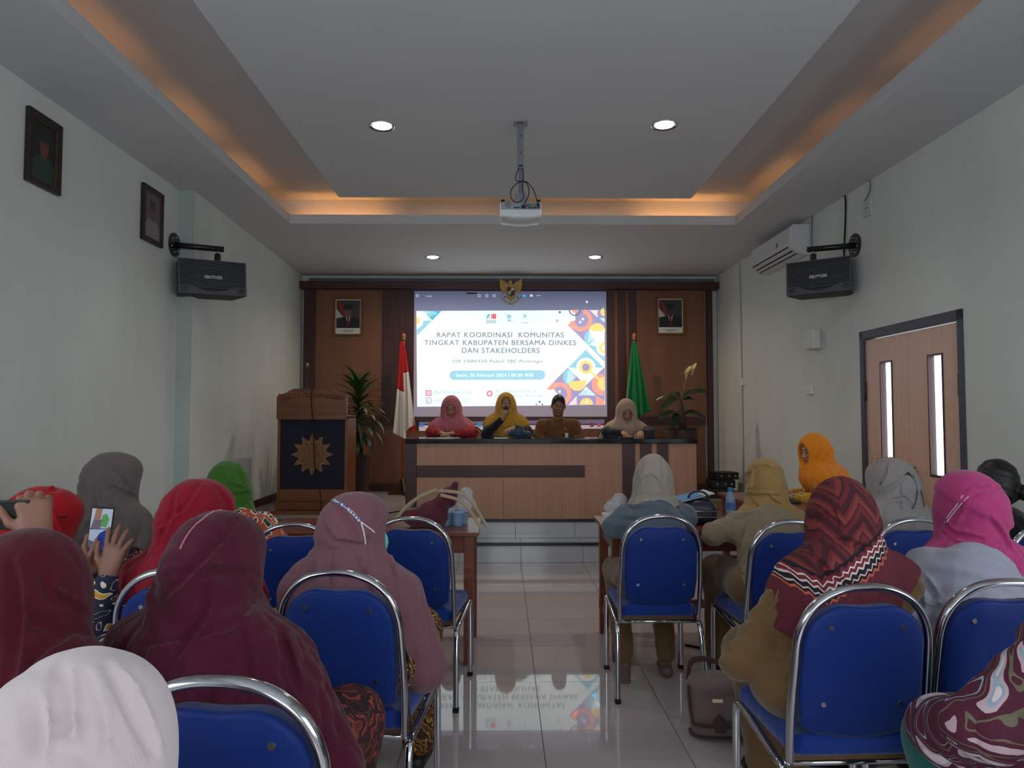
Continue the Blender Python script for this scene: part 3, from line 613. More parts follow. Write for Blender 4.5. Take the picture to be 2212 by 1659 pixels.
# ------------------------------------------------------------ portraits
def portrait(name, label, W, H, fr, frm, matte, bg, jacket, cap, loc, rot, inner=True, group=None, face=(120, 86, 70), glasses=False, flag=False, tie=True, caption=True):
    t = empty(name, loc, 0, label, 'picture', group); t.rotation_euler = rot
    mb = MB(); rect_frame(mb, -W / 2, W / 2, -H / 2, H / 2, fr, -.028, 0); mb.build('frame', frm, t, .003)
    if inner: mb = MB(); rect_frame(mb, -W / 2 + fr, W / 2 - fr, -H / 2 + fr, H / 2 - fr, .008, -.02, -.012); mb.build('inner_bead', mat('pale_gilt', (190, 160, 110), .5) if caption else mat('dull_gilt', (96, 70, 48), .5), t)
    w = W / 2 - fr; h = H / 2 - fr
    MB().box((-w, -.012, -h), (w, -.008, h)).build('mount', matte, t)
    ph0 = -h + (.16 * H if caption else .012); pw = w - .014; ph1 = h - .016
    p = MB(); k = [0]
    mats_ = [mat('bg%d_%d' % (bg[0], bg[2]), bg, .6), mat('jk%d_%d' % (jacket[0], jacket[2]), jacket, .6), mat('fc%d_%d' % (face[0], face[2]), face, .6), mat('cp%d' % cap[0], cap, .6), mat('shirt_white', (200, 196, 192), .6), mat('tie_red', (116, 24, 34), .6), mat('flag_red', (140, 40, 44), .6)]
    L = [0]
    def fp(pts, mi): L[0] += 1; p.cur = mi; y = -.0122 - .0002 * L[0]; p.add([(a, y, b) for a, b in pts], [tuple(range(len(pts)))])
    def el(cx, cz, rx, rz, n=20): return [(cx + rx * math.cos(2 * math.pi * i / n), cz + rz * math.sin(2 * math.pi * i / n)) for i in range(n)]
    PH = ph1 - ph0; zc = ph0 + PH * .60; u = PH / 10
    fp([(-pw, ph0), (pw, ph0), (pw, ph1), (-pw, ph1)], 0)
    if flag: fp([(-pw, ph1 - .02), (-pw + 1.0 * u, ph1), (-pw * .05, ph0 + 4 * u), (-pw * .4, ph0 + 4 * u)], 6); fp([(-pw, ph1 - .12), (-pw * .4, ph0 + 4 * u), (-pw, ph0 + 3.6 * u)], 4)
    fp([(-pw, ph0), (pw, ph0), (pw, ph0 + 2.9 * u), (1.4 * u, ph0 + 4.3 * u), (-1.4 * u, ph0 + 4.3 * u), (-pw, ph0 + 2.9 * u)], 1)
    if tie: fp([(-.95 * u, ph0 + 4.5 * u), (.95 * u, ph0 + 4.5 * u), (.1 * u, ph0 + .6 * u)], 4); fp([(-.3 * u, ph0 + 3.9 * u), (.3 * u, ph0 + 3.9 * u), (.45 * u, ph0 + .9 * u), (0, ph0 + .2 * u), (-.4 * u, ph0 + .9 * u)], 5)
    fp([(-.7 * u, zc - 2.1 * u), (.7 * u, zc - 2.1 * u), (.7 * u, zc), (-.7 * u, zc)], 2)
    fp(el(0, zc - .1 * u, 1.25 * u, 1.7 * u), 2)
    fp([(-1.35 * u, zc + .75 * u), (1.35 * u, zc + .75 * u), (1.3 * u, zc + 2.2 * u), (1.1 * u, zc + 2.5 * u), (-1.1 * u, zc + 2.5 * u), (-1.3 * u, zc + 2.2 * u)], 3)
    for s in (-1, 1):
        fp(el(s * .5 * u, zc + .12 * u, .24 * u, .09 * u, 10), 3); fp([(s * .25 * u, zc + .38 * u), (s * .8 * u, zc + .38 * u), (s * .8 * u, zc + .5 * u), (s * .25 * u, zc + .5 * u)], 3)
        if glasses: fp(el(s * .55 * u, zc + .1 * u, .45 * u, .30 * u, 14), 3); fp(el(s * .55 * u, zc + .1 * u, .38 * u, .23 * u, 14), 2)
    fp([(-.45 * u, zc - .98 * u), (.45 * u, zc - .98 * u), (.3 * u, zc - 1.12 * u), (-.3 * u, zc - 1.12 * u)], 5)
    p.build('photograph', mats_, t)
    if caption:
        for i, ww in enumerate((.5, .34)): MB().box((-w * ww, -.0135, -h + .09 * H - i * .035 * H), (w * ww, -.0125, -h + .105 * H - i * .035 * H)).build('caption_line', mat('print_grey', (120, 116, 112), .7), t)
    return t
def on_back(px0, py0, px1, py1):
    x0, x1, z0, z1 = rect(px0, py0, px1, py1); return (x1 - x0), (z1 - z0), ((x0 + x1) / 2, PY - .002, (z0 + z1) / 2)
GF = mat('bronze_frame', (120, 78, 42), .4, .3)
w, h, l = on_back(722, 643.5, 783, 725.5)
portrait('framed_portrait', 'framed portrait of a man in dark suit, on the wall panel above the potted dracaena', w, h, .022, GF, PAPER, (72, 62, 66), (26, 28, 36), (28, 22, 22), l, (0, 0, 0), flag=True)
w, h, l = on_back(1417, 642, 1478.5, 723.5)
portrait('framed_portrait', 'framed portrait of an older man in red tie, on the panel beyond the green flag', w, h, .022, GF, PAPER, (64, 62, 64), (24, 26, 32), (22, 20, 22), l, (0, 0, 0), flag=True, face=(70, 54, 48))
XLW = -2.90
def on_left(pxa, pya, pxb, pyb, pxc, pyc):
    """near-top, near-bottom, far-bottom corners on the left wall"""
    a = at(pxa, pya, X=XLW); b = at(pxb, pyb, X=XLW); c = at(pxc, pyc, X=XLW)
    return abs(c.y - b.y), abs(a.z - b.z), (XLW + .004, (b.y + c.y) / 2, (a.z + b.z) / 2)
w, h, l = on_left(57, 229, 49, 388, 122, 421); FR2 = mat('carved_black_frame', (38, 26, 26), .45, noise=.3, nscale=120)
portrait('framed_portrait', 'larger dark-framed portrait in green and black, nearest the camera on the left wall', w, h, .04, FR2, mat('dark_mount', (30, 34, 34), .5), (30, 38, 36), (40, 66, 58), (40, 44, 44), l, (0, 0, R(90)), face=(112, 66, 58), glasses=True, tie=False, caption=False)
w, h, l = on_left(305, 394, 301, 515, 345, 534)
portrait('framed_portrait', 'dark-framed faded sepia portrait of a man with glasses, above the left loudspeaker', w, h, .035, FR2, mat('mauve_mount', (96, 86, 92), .5), (100, 92, 98), (140, 130, 138), (66, 58, 62), l, (0, 0, R(90)), face=(104, 84, 88), glasses=True, tie=False, caption=False)

# ------------------------------------------------------------ flags
def flag_on_pole(px, pyt, pyb, cols, label, side, Y=9.75):
    b = at(px, 1062, Y=Y); top = at(px, pyt, Y=Y); t = empty('standing_flag', (b.x, Y, ZS), 0, label, 'flag'); H = top.z - ZS
    mb = MB(); mb.tube([(0, 0, .05), (0, 0, H - .06)], .016); mb.build('pole', mat('varnished_pole', (140, 74, 36), .35), t)
    mb = MB(); mb.smooth = True; mb.lathe([(.001, H + .02), (.02, H + .005), (.03, H - .02), (.03, H - .035), (.015, H - .055), (.024, H - .062), (.024, H - .08)][::-1], 16); mb.build('finial', mat('finial_wood', (170, 92, 48), .35), t)
    mb = MB()
    for a in range(4): mb.box((-.19, -.025, .0), (.0, .025, .05), Matrix.Rotation(R(90 * a + 20), 4, 'Z')).prism([(-.15, .05), (-.015, .22), (0, .22), (0, .05)], 'y', -.012, .012, Matrix.Rotation(R(90 * a + 20), 4, 'Z'))
    mb.build('stand', mat('dark_teak', (74, 40, 26), .4), t, .004)
    nu, nv = 26, 40; L = H - at(px, pyb, Y=Y).z + ZS; L = top.z - at(px, pyb, Y=Y).z - .10
    for ci, (c, fa, fb, u0, u1) in enumerate(cols):
        vs = []; fs = []
        for j in range(nv + 1):
            v = fa + (fb - fa) * j / nv
            for i in range(nu + 1):
                u = u0 + (u1 - u0) * i / nu; wd = (.02 + .15 * v ** .8) * (1.1 if side > 0 else 1.)
                x = side * (-.02 * side + (u - .32) * wd * 1.55); x += .012 * math.sin(9 * u + 4 * v) * v
                y = -.04 - .035 * v * math.sin(u * 17 + 1.5 * v) - .012 * v * math.sin(u * 41 + v * 3)
                z = H - .10 - L * v + .09 * v * abs(u - .45) * 2 * (1 if v > .5 else v * 2)
                vs.append((x, y, z))
        for j in range(nv):
            for i in range(nu): fs.append((j * (nu + 1) + i, j * (nu + 1) + i + 1, (j + 1) * (nu + 1) + i + 1, (j + 1) * (nu + 1) + i))
        mb = MB(); mb.smooth = True; mb.add(vs, fs); o = mb.build('flag_cloth', c, t); sol = o.modifiers.new('thick', 'SOLIDIFY'); sol.thickness = .003
    return t
RED = cloth('flag_red_cloth', (196, 22, 34), .1); WHT = cloth('flag_white_cloth', (228, 222, 218), .1); GRN = cloth('flag_green_cloth', (22, 128, 72), .15)
fg = flag_on_pole(869.5, 722, 948, [(RED, 0, .52, -.02, .50), (RED, 0, .33, .5, 1.), (WHT, .33, .93, .5, 1.), (WHT, .52, 1., .0, .50)], 'red and white flag hanging on a wooden pole beside the screen', 1)
mb = MB(); mb.prism([(.06, 1.0), (.09, 1.16), (.115, 1.10), (.165, .86), (.11, .83)], 'y', -.02, -.012); mb.build('flag_cloth', RED, fg)
flag_on_pole(1373, 722, 905, [(GRN, 0, 1., -.1, 1.05)], 'green flag with faint white print hanging on a pole behind the beige-scarfed panelist', 1)

# ------------------------------------------------------------ panel desk on the stage
D0 = at(875, 948, Y=7.40); D1 = at(1507.5, 948, Y=7.40); DT = D0.z; DYF = 7.40
dk = empty('panel_desk', ((D0.x + D1.x) / 2, 7.75, ZS), 0, 'long laminate panel desk with a black polished top on the stage', 'desk')
def dl(px, py): p = at(px, py, Y=DYF + .03); return p.x - dk.location.x, p.z - ZS
hw = (D1.x - D0.x) / 2; dy = DYF - 7.75
MB().box((-hw, dy, DT - ZS - .048), (hw, dy + .72, DT - ZS)).build('desktop', mat('black_granite', (14, 15, 22), .10, spec=.6), dk, .004)
MB().box((-hw + .02, dy + .05, .0), (hw - .02, dy + .08, DT - ZS - .05)).build('modesty_board', LAMP, dk)
for s in (-1, 1): MB().box((s * (hw - .02) - .02 * (s > 0), dy + .05, 0), (s * (hw - .02) + .02 * (s < 0), dy + .70, DT - ZS - .05)).build('side_board', LAMP, dk)
def strip(px0, py0, px1, py1, m=DARK, d=.015, name='dark_strip'):
    x0, z1 = dl(px0, py0); x1, z0 = dl(px1, py1); MB().box((x0, dy + .05 - d, max(z0, 0)), (x1, dy + .056, min(z1, DT - ZS - .048))).build(name, m, dk, .002)
strip(876, 958, 899, 1122); strip(1345, 958, 1373, 1122); strip(1383.5, 958, 1409, 1122); strip(1420, 958, 1445, 1122); strip(900, 1006, 1263, 1031)
for a, b in ((900, 1086), (1088, 1344), (1373.5, 1383), (1409.5, 1419.5), (1446, 1507)):
    if b - a < 20: strip(a, 958, b, 1122, LAMP, .006, 'front_panel'); continue
    if a < 1263: strip(a, 958, b, 1005.5, LAMP, .008, 'front_panel'); strip(a, 1031.5, b, 1122, LAMP, .008, 'front_panel')
    else: strip(a, 958, b, 1122, LAMP, .008, 'front_panel')
strip(1264, 1005.5, 1344, 1031.5, LAMP, .008, 'front_panel')

# ------------------------------------------------------------ carved lectern
LP0 = at(597, 1085, Y=7.86); LP1 = at(749, 1085, Y=7.86); lx = (LP0.x + LP1.x) / 2; lw = (LP1.x - LP0.x) / 2
lt = empty('lectern', (lx, 8.1, ZS), 0, 'carved wooden lectern with a gilt sunburst on its dark blue front', 'lectern')
def ll(px, py): p = at(px, py, Y=7.86); return p.x - lx, p.z - ZS
a0, zt_ = ll(597, 848); zb_ = ll(597, 1075)[1]; zsh = ll(600, 905)[1]; zbl = ll(600, 907)[1]; zbb = ll(600, 1057)[1]; yf = -.24
for s in (-1, 1): MB().box((s * lw - .03 * (s > 0), yf, .10), (s * lw + .03 * (s < 0), yf + .46, zsh + .03)).build('side_panel', PODW, lt, .004)
MB().box((-lw - .03, yf - .12, 0), (lw + .04, yf + .5, .035)).box((-lw - .01, yf - .04, .035), (lw + .01, yf + .48, .12)).build('plinth', PODW, lt, .006)
MB().box((-lw + .03, yf + .02, .12), (lw - .03, yf + .05, zsh)).build('front_panel', mat('midnight_velvet', (18, 20, 40), .8), lt)
MB().box((-lw + .03, yf - .002, .12), (lw - .03, yf + .03, zbb)).box((-lw + .0, yf - .02, zbl), (lw, yf + .05, zsh + .02)).build('front_rail', PODW, lt, .004)
prof = [(-lw, zsh)]
npt = 34
for i in range(npt + 1):
    t = i / npt; x = -lw + 2 * lw * t; d = abs(t - .5) * 2
    z = zt_ - .02 + (0.055 if d < .55 else .055 * max(0, 1 - (d - .55) / .25)) + .006 * abs(math.sin(i * 1.35)) - (.03 if d > .97 else 0); prof.append((x, z))
prof.append((lw, zsh)); MB().prism(prof, 'y', yf - .045, yf + .0).build('carved_crest', PODW, lt, .003)
mb = MB()
for i in range(17):
    x = -lw + .06 + i * (2 * lw - .12) / 16; mb.sphere((x, yf - .045, zt_ - .06 + .03 * math.cos((i - 8) / 5.)), (.02, .012, .028), 8)
mb.box((-lw + .02, yf - .055, zsh + .05), (lw - .02, yf - .04, zsh + .062)); mb.build('carving', PODW, lt)
MB().box((-lw, yf - .03, zsh + .01), (lw, yf + .46, zsh + .04), Matrix.Rotation(R(0), 4, 'X')).build('reading_shelf', PODW, lt, .004)
sx, szz = ll(673.5, 982)
for k, (ro, ri, y0, m) in enumerate(((.232, .15, -.012, mat('sun_gilt', (128, 88, 50), .5, .25, noise=.25, nscale=60)), (.15, .12, -.02, mat('sun_gilt_dark', (112, 76, 44), .5, .25, noise=.3, nscale=80)))):
    pts = []
    for i in range(24): r_ = (ro if i % 2 == 0 else ri) * 1.; an = math.pi / 2 + 2 * math.pi * i / 24; pts.append((sx + r_ * math.cos(an), szz + r_ * math.sin(an)))
    MB().prism(pts, 'y', yf + .02 + y0, yf + .021).build('sunburst', m, lt, .002)
mc = at(664, 792, Y=8.0); cb = empty('lectern_microphone', (mc.x, 8.0, lt.location.z + zsh + .041), 0, 'thin gooseneck microphone standing on the lectern', 'microphone')
zz = mc.z - cb.location.z
MB().tube(smooth_path([(0, 0, 0), (-.005, 0, zz * .5), (0, -.01, zz * .9), (.01, -.03, zz)], 2), .005).build('gooseneck', BLKMET, cb); MB().tube([(.01, -.03, zz - .01), (.012, -.05, zz + .035)], .012).build('capsule', STEEL, cb)
a_ = at(673, 840, Y=7.74); pth = [at(674, 835, Y=7.80), at(672, 870, Y=7.75), at(675, 905, Y=7.78), at(678, 960, Y=7.80), at(680, 1010, Y=7.80), at(686, 1050, Y=7.79), at(693, 1065, Y=7.72)]
pth += [Vector((pth[-1].x + .02, 7.66, ZS + .016)), Vector((pth[-1].x + .2, 7.60, ZS + .012)), Vector((-1.35, 7.65, ZS + .012)), Vector((-1.12, 7.9, ZS + .012)), Vector((-1.04, 8.2, ZS + .012))]
tag(MB().tube(smooth_path(pth, 3), .006).build('microphone_cable', RUB), 'thin dark cable hanging down the lectern front and running over the stage', 'cable')

# ------------------------------------------------------------ plants
def leaf_mesh(L, W, bend, m1, fold=.25, n=9):
    vs = []; fs = []
    for i in range(n + 1):
        t = i / n; w = W * math.sin(math.pi * min(1, t * 1.02)) ** .7 * (1 - .25 * t) + .0015; a = bend * t
        y = L * (math.sin(a) / max(bend, 1e-3)); z = L * ((1 - math.cos(a)) / max(bend, 1e-3)) * -1
        for s in (-1, 0, 1): vs.append((s * w, y, z + abs(s) * w * fold))
    for i in range(n):
        for s in (0, 1): k = i * 3 + s; fs.append((k, k + 1, k + 4, k + 3))
    mb = MB(); mb.smooth = True; mb.add(vs, fs); return mb.mesh('leaf', m1)
LEAF = mat('dracaena_leaf', (52, 74, 42), .35, noise=.25, nscale=14); LEAF2 = mat('calathea_leaf', (44, 58, 38), .3, noise=.2, nscale=10)
pb = at(772, 1050, Y=8.9); pot_c = mat('dark_pot', (58, 34, 32), .5)
pl = empty('potted_dracaena', (pb.x, 8.9, ZS), 0, 'potted dracaena with long striped leaves in a tall dark pot beside the lectern', 'plant')
hp = at(772, 985, Y=8.9).z - ZS; wp = (at(798, 985, Y=8.9).x - at(749, 985, Y=8.9).x) / 2
MB().prism([(-wp * .72, 0), (wp * .72, 0), (wp, hp), (-wp, hp)], 'y', -.14, .14).build('pot', pot_c, pl, .01); MB().box((-wp * .9, -.13, hp - .02), (wp * .9, .13, hp + .004)).build('soil', mat('soil', (40, 28, 22), .9), pl)
zc_ = at(772, 845, Y=8.9).z - ZS
MB().tube(smooth_path([(0, 0, hp - .05), (.0, 0, hp + .15), (-.01, 0, zc_ * .8), (0, 0, zc_)], 2), .016).build('stem', mat('stem_brown', (96, 84, 58), .7), pl)
lm = [leaf_mesh(.50, .036, b, LEAF) for b in (1.0, 1.6, 2.2)]; rnd = random.Random(3)
for i in range(78):
    t = i / 78; o = link('leaf', lm[min(2, int((1 - t) * 3.2)) if t < 1 else 0], pl); z = hp + .18 + (zc_ - hp - .14) * t; o.location = (0, 0, z)
    el = R(10 + 62 * t + rnd.uniform(-10, 10)); o.rotation_euler = (Matrix.Rotation(i * 2.4, 3, 'Z') @ Matrix.Rotation(el, 3, 'X')).to_euler(); k = rnd.uniform(.6, 1.); o.scale = (1, k, k)
pb = at(1475, 1050, Y=8.85); pl = empty('potted_flowering_plant', (pb.x, 8.85, ZS), 0, 'broad-leaved plant with two tall pale lily flowers behind the right end of the desk', 'plant')
hp2 = at(1475, 925, Y=8.85).z - ZS; MB().lathe([(.13, 0), (.17, .03), (.19, hp2 - .02), (.20, hp2), (.17, hp2 + .004)], 24).build('pot', pot_c, pl)
def P2(px, py, dy=0.): p = at(px, py, Y=8.85 + dy); return Vector((p.x - pl.location.x, dy, p.z - ZS))
MB().tube([P2(1475, 928), P2(1473, 900), P2(1470, 868)], .045, rads=[1.1, 1., .6], n=14).build('stalk', mat('stalk_brown', (76, 58, 44), .8, noise=.2, nscale=40), pl)
for (tx, ty, dy, bw) in ((1528, 848, -.12, .05), (1418, 866, .05, .03), (1432, 884, -.22, .05), (1516, 880, .12, .045), (1424, 906, -.2, .045), (1522, 906, -.1, .05), (1500, 852, .2, .04), (1448, 852, .2, .035), (1452, 925, -.26, .05)):
    a = P2(1472, 868 if ty < 890 else 900); b = P2(tx, ty, dy); d = b - a; mid_ = a + d * .5 + Vector((0, 0, .07)); pth = smooth_path([a, a + d * .2 + Vector((0, 0, .05)), mid_, b], 3); vs = []; fs = []
    for i, p in enumerate(pth):
        t = i / (len(pth) - 1); w_ = .006 if t < .28 else bw * math.sin(math.pi * (t - .28) / .74) ** .6 + .004; tn = (pth[min(i + 1, len(pth) - 1)] - pth[max(i - 1, 0)]).normalized(); sd = tn.cross(Vector((0, -.6, 1))).normalized()
        for s in (-1, 0, 1): vs.append(p + sd * s * w_ + Vector((0, 0, abs(s) * w_ * .3)))
    for i in range(len(pth) - 1):
        for s in (0, 1): k = i * 3 + s; fs.append((k, k + 1, k + 4, k + 3))
    mb = MB(); mb.smooth = True; mb.add(vs, fs); mb.build('leaf', LEAF2, pl)
CREAM = mat('lily_cream', (214, 190, 142), .6)
for (bx_, tx, ty) in ((1474, 1482, 818), (1477, 1494, 812)):
    st_ = MB().tube([P2(bx_, 862), P2((bx_ + tx) / 2, 840), P2(tx, ty)], .007).build('flower_stem', mat('stem_tan', (140, 112, 60), .6), pl)
    b = P2(tx, ty); mb = MB(); mb.smooth = True; n = 16; vs = []; fs = []
    for i in range(7):
        t = i / 6; r = .008 + .036 * t ** 1.6
        for j in range(n): an = 2 * math.pi * j / n; vs.append((b.x + r * math.cos(an) + .02 * t, b.y + r * math.sin(an), b.z + .11 * t + (.05 * t ** 3 * math.cos(an - .4))))
    for i in range(6):
        for j in range(n): fs.append((i * n + j, i * n + (j + 1) % n, (i + 1) * n + (j + 1) % n, (i + 1) * n + j))
    mb.add(vs, fs); mb.build('flower', CREAM, pl)

# ------------------------------------------------------------ loudspeakers on wall brackets
def loudspeaker(pts, Y, side, label, depth=.26):
    """pts: four corner pixels of the grille (TL, TR, BR, BL) at depth Y (left edge, right edge)"""
    tl, tr, br, bl = [at(*p, Y=y) for p, y in zip(pts, (Y[0], Y[1], Y[1], Y[0]))]
    c = (tl + tr + br + bl) / 4; xd = ((tr - tl) + (br - bl)); zh = ((tl - bl).length + (tr - br).length) / 2; w = xd.length / 2
    ax = xd.normalized(); up = Vector((0, 0, 1)); nrm = ax.cross(up).normalized(); up = nrm.cross(ax).normalized() * -1
    if up.z < 0: up = -up
    if nrm.y > 0: nrm = -nrm
    up = (up - nrm * .0).normalized()
    M = Matrix((ax, -nrm, up)).transposed().to_4x4(); M.translation = c
    t = empty('loudspeaker', (0, 0, 0), 0, label, 'loudspeaker'); t.matrix_world = M
    BK = mat('cabinet_black', (38, 38, 42), .6)
    pr_ = [(-w / 2, 0), (w / 2, 0), (w / 2 - .05, depth), (-w / 2 + .05, depth)]
    MB().prism([(a, b + .012) for a, b in pr_], 'z', -zh / 2 - .004, zh / 2 + .004).build('cabinet', BK, t, .008)
    FRAME = mat('grille_grey', (74, 74, 82), .45, .3)
    mb = MB(); rect_frame(mb, -w / 2, w / 2, -zh / 2, zh / 2, .014, -.012, .02); mb.build('grille_frame', FRAME, t, .003)
    zb = -zh / 2 + .075
    low = [(-w / 2 + .01, -zh / 2 + .01), (w / 2 - .01, -zh / 2 + .01), (w / 2 - .01, zb + .012)]
    for i in range(17): u = 1 - i / 8.; low.append((u * (w / 2 - .10), zb + .005 - .052 * (1 - u * u)))
    low.append((-w / 2 + .01, zb + .012)); MB().prism(low, 'y', -.010, .012).build('lower_baffle', FRAME, t, .002)
    n = 15
    sl_ = MB().box((-w / 2 + .012, -.006, -.0035), (w / 2 - .012, .006, .0035)).mesh('grille_slat', FRAME)
    for i in range(n): o = link('grille_slat', sl_, t); o.location = (0, -.004, -zh / 2 + .062 + (zh - .085) * i / (n - 1))
    for s in (-1, 1): MB().lathe([(.030, -.0005), (.030, .003), (.024, .003), (.024, -.0005)], 24, Matrix.Translation((s * (w / 2 - .05), -.0125, -zh / 2 + .045)) @ Matrix.Rotation(R(90), 4, 'X')).build('port_ring', FRAME, t); MB().lathe([(.001, 0), (.024, 0), (.024, .002), (.001, .002)], 20, Matrix.Translation((s * (w / 2 - .05), -.0115, -zh / 2 + .045)) @ Matrix.Rotation(R(90), 4, 'X')).build('port_hole', BLACK, t)
    SIL = mat('silver_badge', (214, 214, 220), .25, .6)
    bw, bh, q_ = .044, .026, .006
    for k, ch in enumerate('BMB'):
        ox = (k - 1) * .052 - bw / 2; m = MB()
        def b_(x0, z0, x1, z1): m.box((ox + x0, -.016, z0 - bh / 2), (ox + x1, -.008, z1 - bh / 2))
        if ch == 'M': b_(0, 0, q_, bh); b_(bw - q_, 0, bw, bh); b_(bw / 2 - q_ / 2, 0, bw / 2 + q_ / 2, bh - .008); b_(0, bh - q_, bw, bh)
        else: b_(0, 0, q_, bh); b_(0, 0, bw, q_); b_(0, bh - q_, bw, bh); b_(.012, bh / 2 - q_ / 2, bw, bh / 2 + q_ / 2); b_(bw - q_, 0, bw, bh * .42) ; b_(bw - q_, bh * .58, bw, bh)
        m.build('badge_letter', SIL, t, .001)
    return t, c, w, zh
def bracket(spk_c, zh, flange, ytip, label, side):
    t = empty('wall_bracket', flange, 0, label, 'bracket'); f = Vector(flange); hx = Vector((spk_c.x + .0, spk_c.y + .10, f.z)) - f
    RM = Matrix.Rotation(R(90), 4, 'Y')
    MB().lathe([(.105, -.006), (.105, .006), (.04, .010), (.001, .010)], 28, RM if side > 0 else Matrix.Rotation(R(-90), 4, 'Y')).build('flange', BLKMET, t)
    for k in range(6): a = k * math.pi / 3 + .3; MB().sphere((side * .008, .07 * math.cos(a), .07 * math.sin(a)), .011, 8).build('bolt', STEEL, t)
    MB().tube([(0, 0, 0), hx + hx.normalized() * .05], .026, n=14).build('arm', BLKMET, t)
    MB().tube([hx + Vector((0, 0, 0)), hx + Vector((0, 0, -.05))], .012).build('swivel_pin', STEEL, t)
    MB().box(hx + Vector((-.024, -.02, spk_c.z + zh / 2 + .004 - f.z)), hx + Vector((.024, .02, -.045))).build('swivel_block', BLKMET, t, .004)
# left loudspeaker hangs at about 5.9 m, right one at about 5.3 m
fl_ = at(377, 529, X=-2.892); t_, c_, w_, zh_ = loudspeaker([(384, 556), (532, 569), (531, 641), (384, 632)], (fl_.y - .12, fl_.y + .22), 1, 'black slatted loudspeaker with a silver badge on the left wall')
bracket(c_, zh_, (fl_.x, fl_.y, fl_.z), 0, 'black wall bracket with a round flange above the left loudspeaker', 1)
fr_ = at(1846, 530, X=3.09); fx = XR(fr_.y) - .008; fr_ = at(1846, 530, X=fx)
t_, c_, w_, zh_ = loudspeaker([(1698, 569), (1838, 552), (1842, 626), (1700, 641)], (fr_.y + .22, fr_.y - .12), -1, 'black slatted loudspeaker with a silver badge under the air conditioner on the right')
bracket(c_, zh_, (fx, fr_.y, fr_.z), 0, 'black wall bracket with a round flange above the right loudspeaker', -1)
def cable(name, pts, r, m, label, it=3): return tag(MB().tube(smooth_path(pts, it), r, n=6).build(name, m), label, 'cable')
X_ = -2.888; cable('speaker_cable', [at(399, 411, X=X_), at(394, 430, X=X_), at(393, 470, X=X_), at(395, 520, X=X_), at(395, 556, X=X_)], .008, RUB, 'black cable dropping from the ceiling to the left loudspeaker')
def wr_at(px, py, off=.012): p = at(px, py, X=3.09); return at(px, py, X=XR(p.y) - off)
cable('speaker_cable', [wr_at(1823, 416), wr_at(1827, 430), wr_at(1826, 480), wr_at(1824, 520), wr_at(1823, 556)], .008, RUB, 'black cable dropping from the ceiling to the right loudspeaker')
LGC = mat('grey_cable', (120, 124, 122), .6)
cable('power_cable', [wr_at(1869, 449), wr_at(1866, 437), wr_at(1880, 412), wr_at(1880, 390), wr_at(1872, 386), wr_at(1835, 406, .05), wr_at(1820, 417, .05), wr_at(1800, 430, .05), wr_at(1758, 458), wr_at(1753, 470), wr_at(1754, 540)], .006, LGC, 'pale cable looping from the high wall socket along the ceiling edge to the air conditioner', 2)
cable('wall_conduit', [wr_at(1596, 560), wr_at(1597, 566), wr_at(1600, 700), wr_at(1606, 1040)], .010, mat('conduit_white', (190, 192, 182), .5), 'thin vertical conduit on the right wall between the air conditioner and the stage', 1)

# ------------------------------------------------------------ air conditioner
a = wr_at(1752, 540, 0); ya, zb = a.y, at(1700, 588, X=XR(6.0) - .02).z
yN = wr_at(1750, 500, 0).y; yF = wr_at(1622, 588, .2).y
ac = empty('air_conditioner', (XR((yN + yF) / 2), (yN + yF) / 2, 0), R(0) + ang, 'white split air conditioner high on the right wall above the loudspeaker', 'air conditioner')
La = (yF - yN) / 2; zt2 = wr_at(1748, 483).z; zb2 = wr_at(1750, 549).z
ht = zt2 - zb2; pf = [(0, zb2), (-.04, zb2 - .0), (-.13, zb2 + .02), (-.205, zb2 + .08), (-.215, zb2 + .14), (-.205, zt2 - .03), (-.17, zt2), (0, zt2)]
MB().prism(pf, 'y', -La, La).build('housing', mat('ac_white', (214, 214, 216), .35), ac, .008)
for (xx, zz_, dd) in ((-.208, zb2 + .085, .0), (-.165, zb2 + .047, 0), (-.125, zb2 + .02, 0)): MB().tube([(xx, -La + .05, zz_), (xx, La - .05, zz_)], .007, n=6).build('vent_slot', mat('slot_dark', (40, 34, 34), .7), ac)
MB().box((-.165, -La + .05, zb2 + .020), (-.150, La - .05, zb2 + .036)).build('louvre', mat('ac_white', (214, 214, 216)), ac)
MB().box((-.2185, -La + .30, zb2 + .14), (-.2155, -La + .34, zb2 + .19)).build('label_plate', mat('grey_print', (130, 130, 136), .5), ac)

# small wall fittings on the right wall
def wall_box(name, px0, py0, px1, py1, d, m, label, cat, extra=None, bev=.006):
    a = wr_at(px0, py0, 0); b = wr_at(px1, py1, 0); y0, y1 = sorted((a.y, b.y)); z0, z1 = sorted((a.z, b.z)); x = XR((y0 + y1) / 2)
    t = empty(name, (x, (y0 + y1) / 2, (z0 + z1) / 2), ang, label, cat); hy, hz = (y1 - y0) / 2, (z1 - z0) / 2
    MB().box((-d, -hy, -hz), (0, hy, hz)).build('housing', m, t, bev)
    if extra: extra(t, d, hy, hz)
    return t
def sw(t, d, hy, hz): MB().box((-d - .004, -hy * .4, -hz * .5), (-d, hy * .4, hz * .5)).build('rocker', PAPER, t, .001)
def sock(t, d, hy, hz):
    for s in (-1, 1): MB().sphere((-d, s * .012, 0), .006, 6).build('socket_hole', BLACK, t)
wall_box('wall_lamp', 1757, 714, 1776, 753, .10, mat('lamp_shade_white', (216, 218, 214), .5), 'small white box lamp on the right wall beside the double door', 'lamp', None, .02)
wall_box('light_switch', 1746, 833, 1758, 851, .03, WHITE, 'white light switch on the right wall below the box lamp', 'switch', sw, .003)
wall_box('light_switch', 1602, 818, 1609, 832, .03, WHITE, 'tiny white switch on the right wall near the conduit', 'switch', sw, .003)
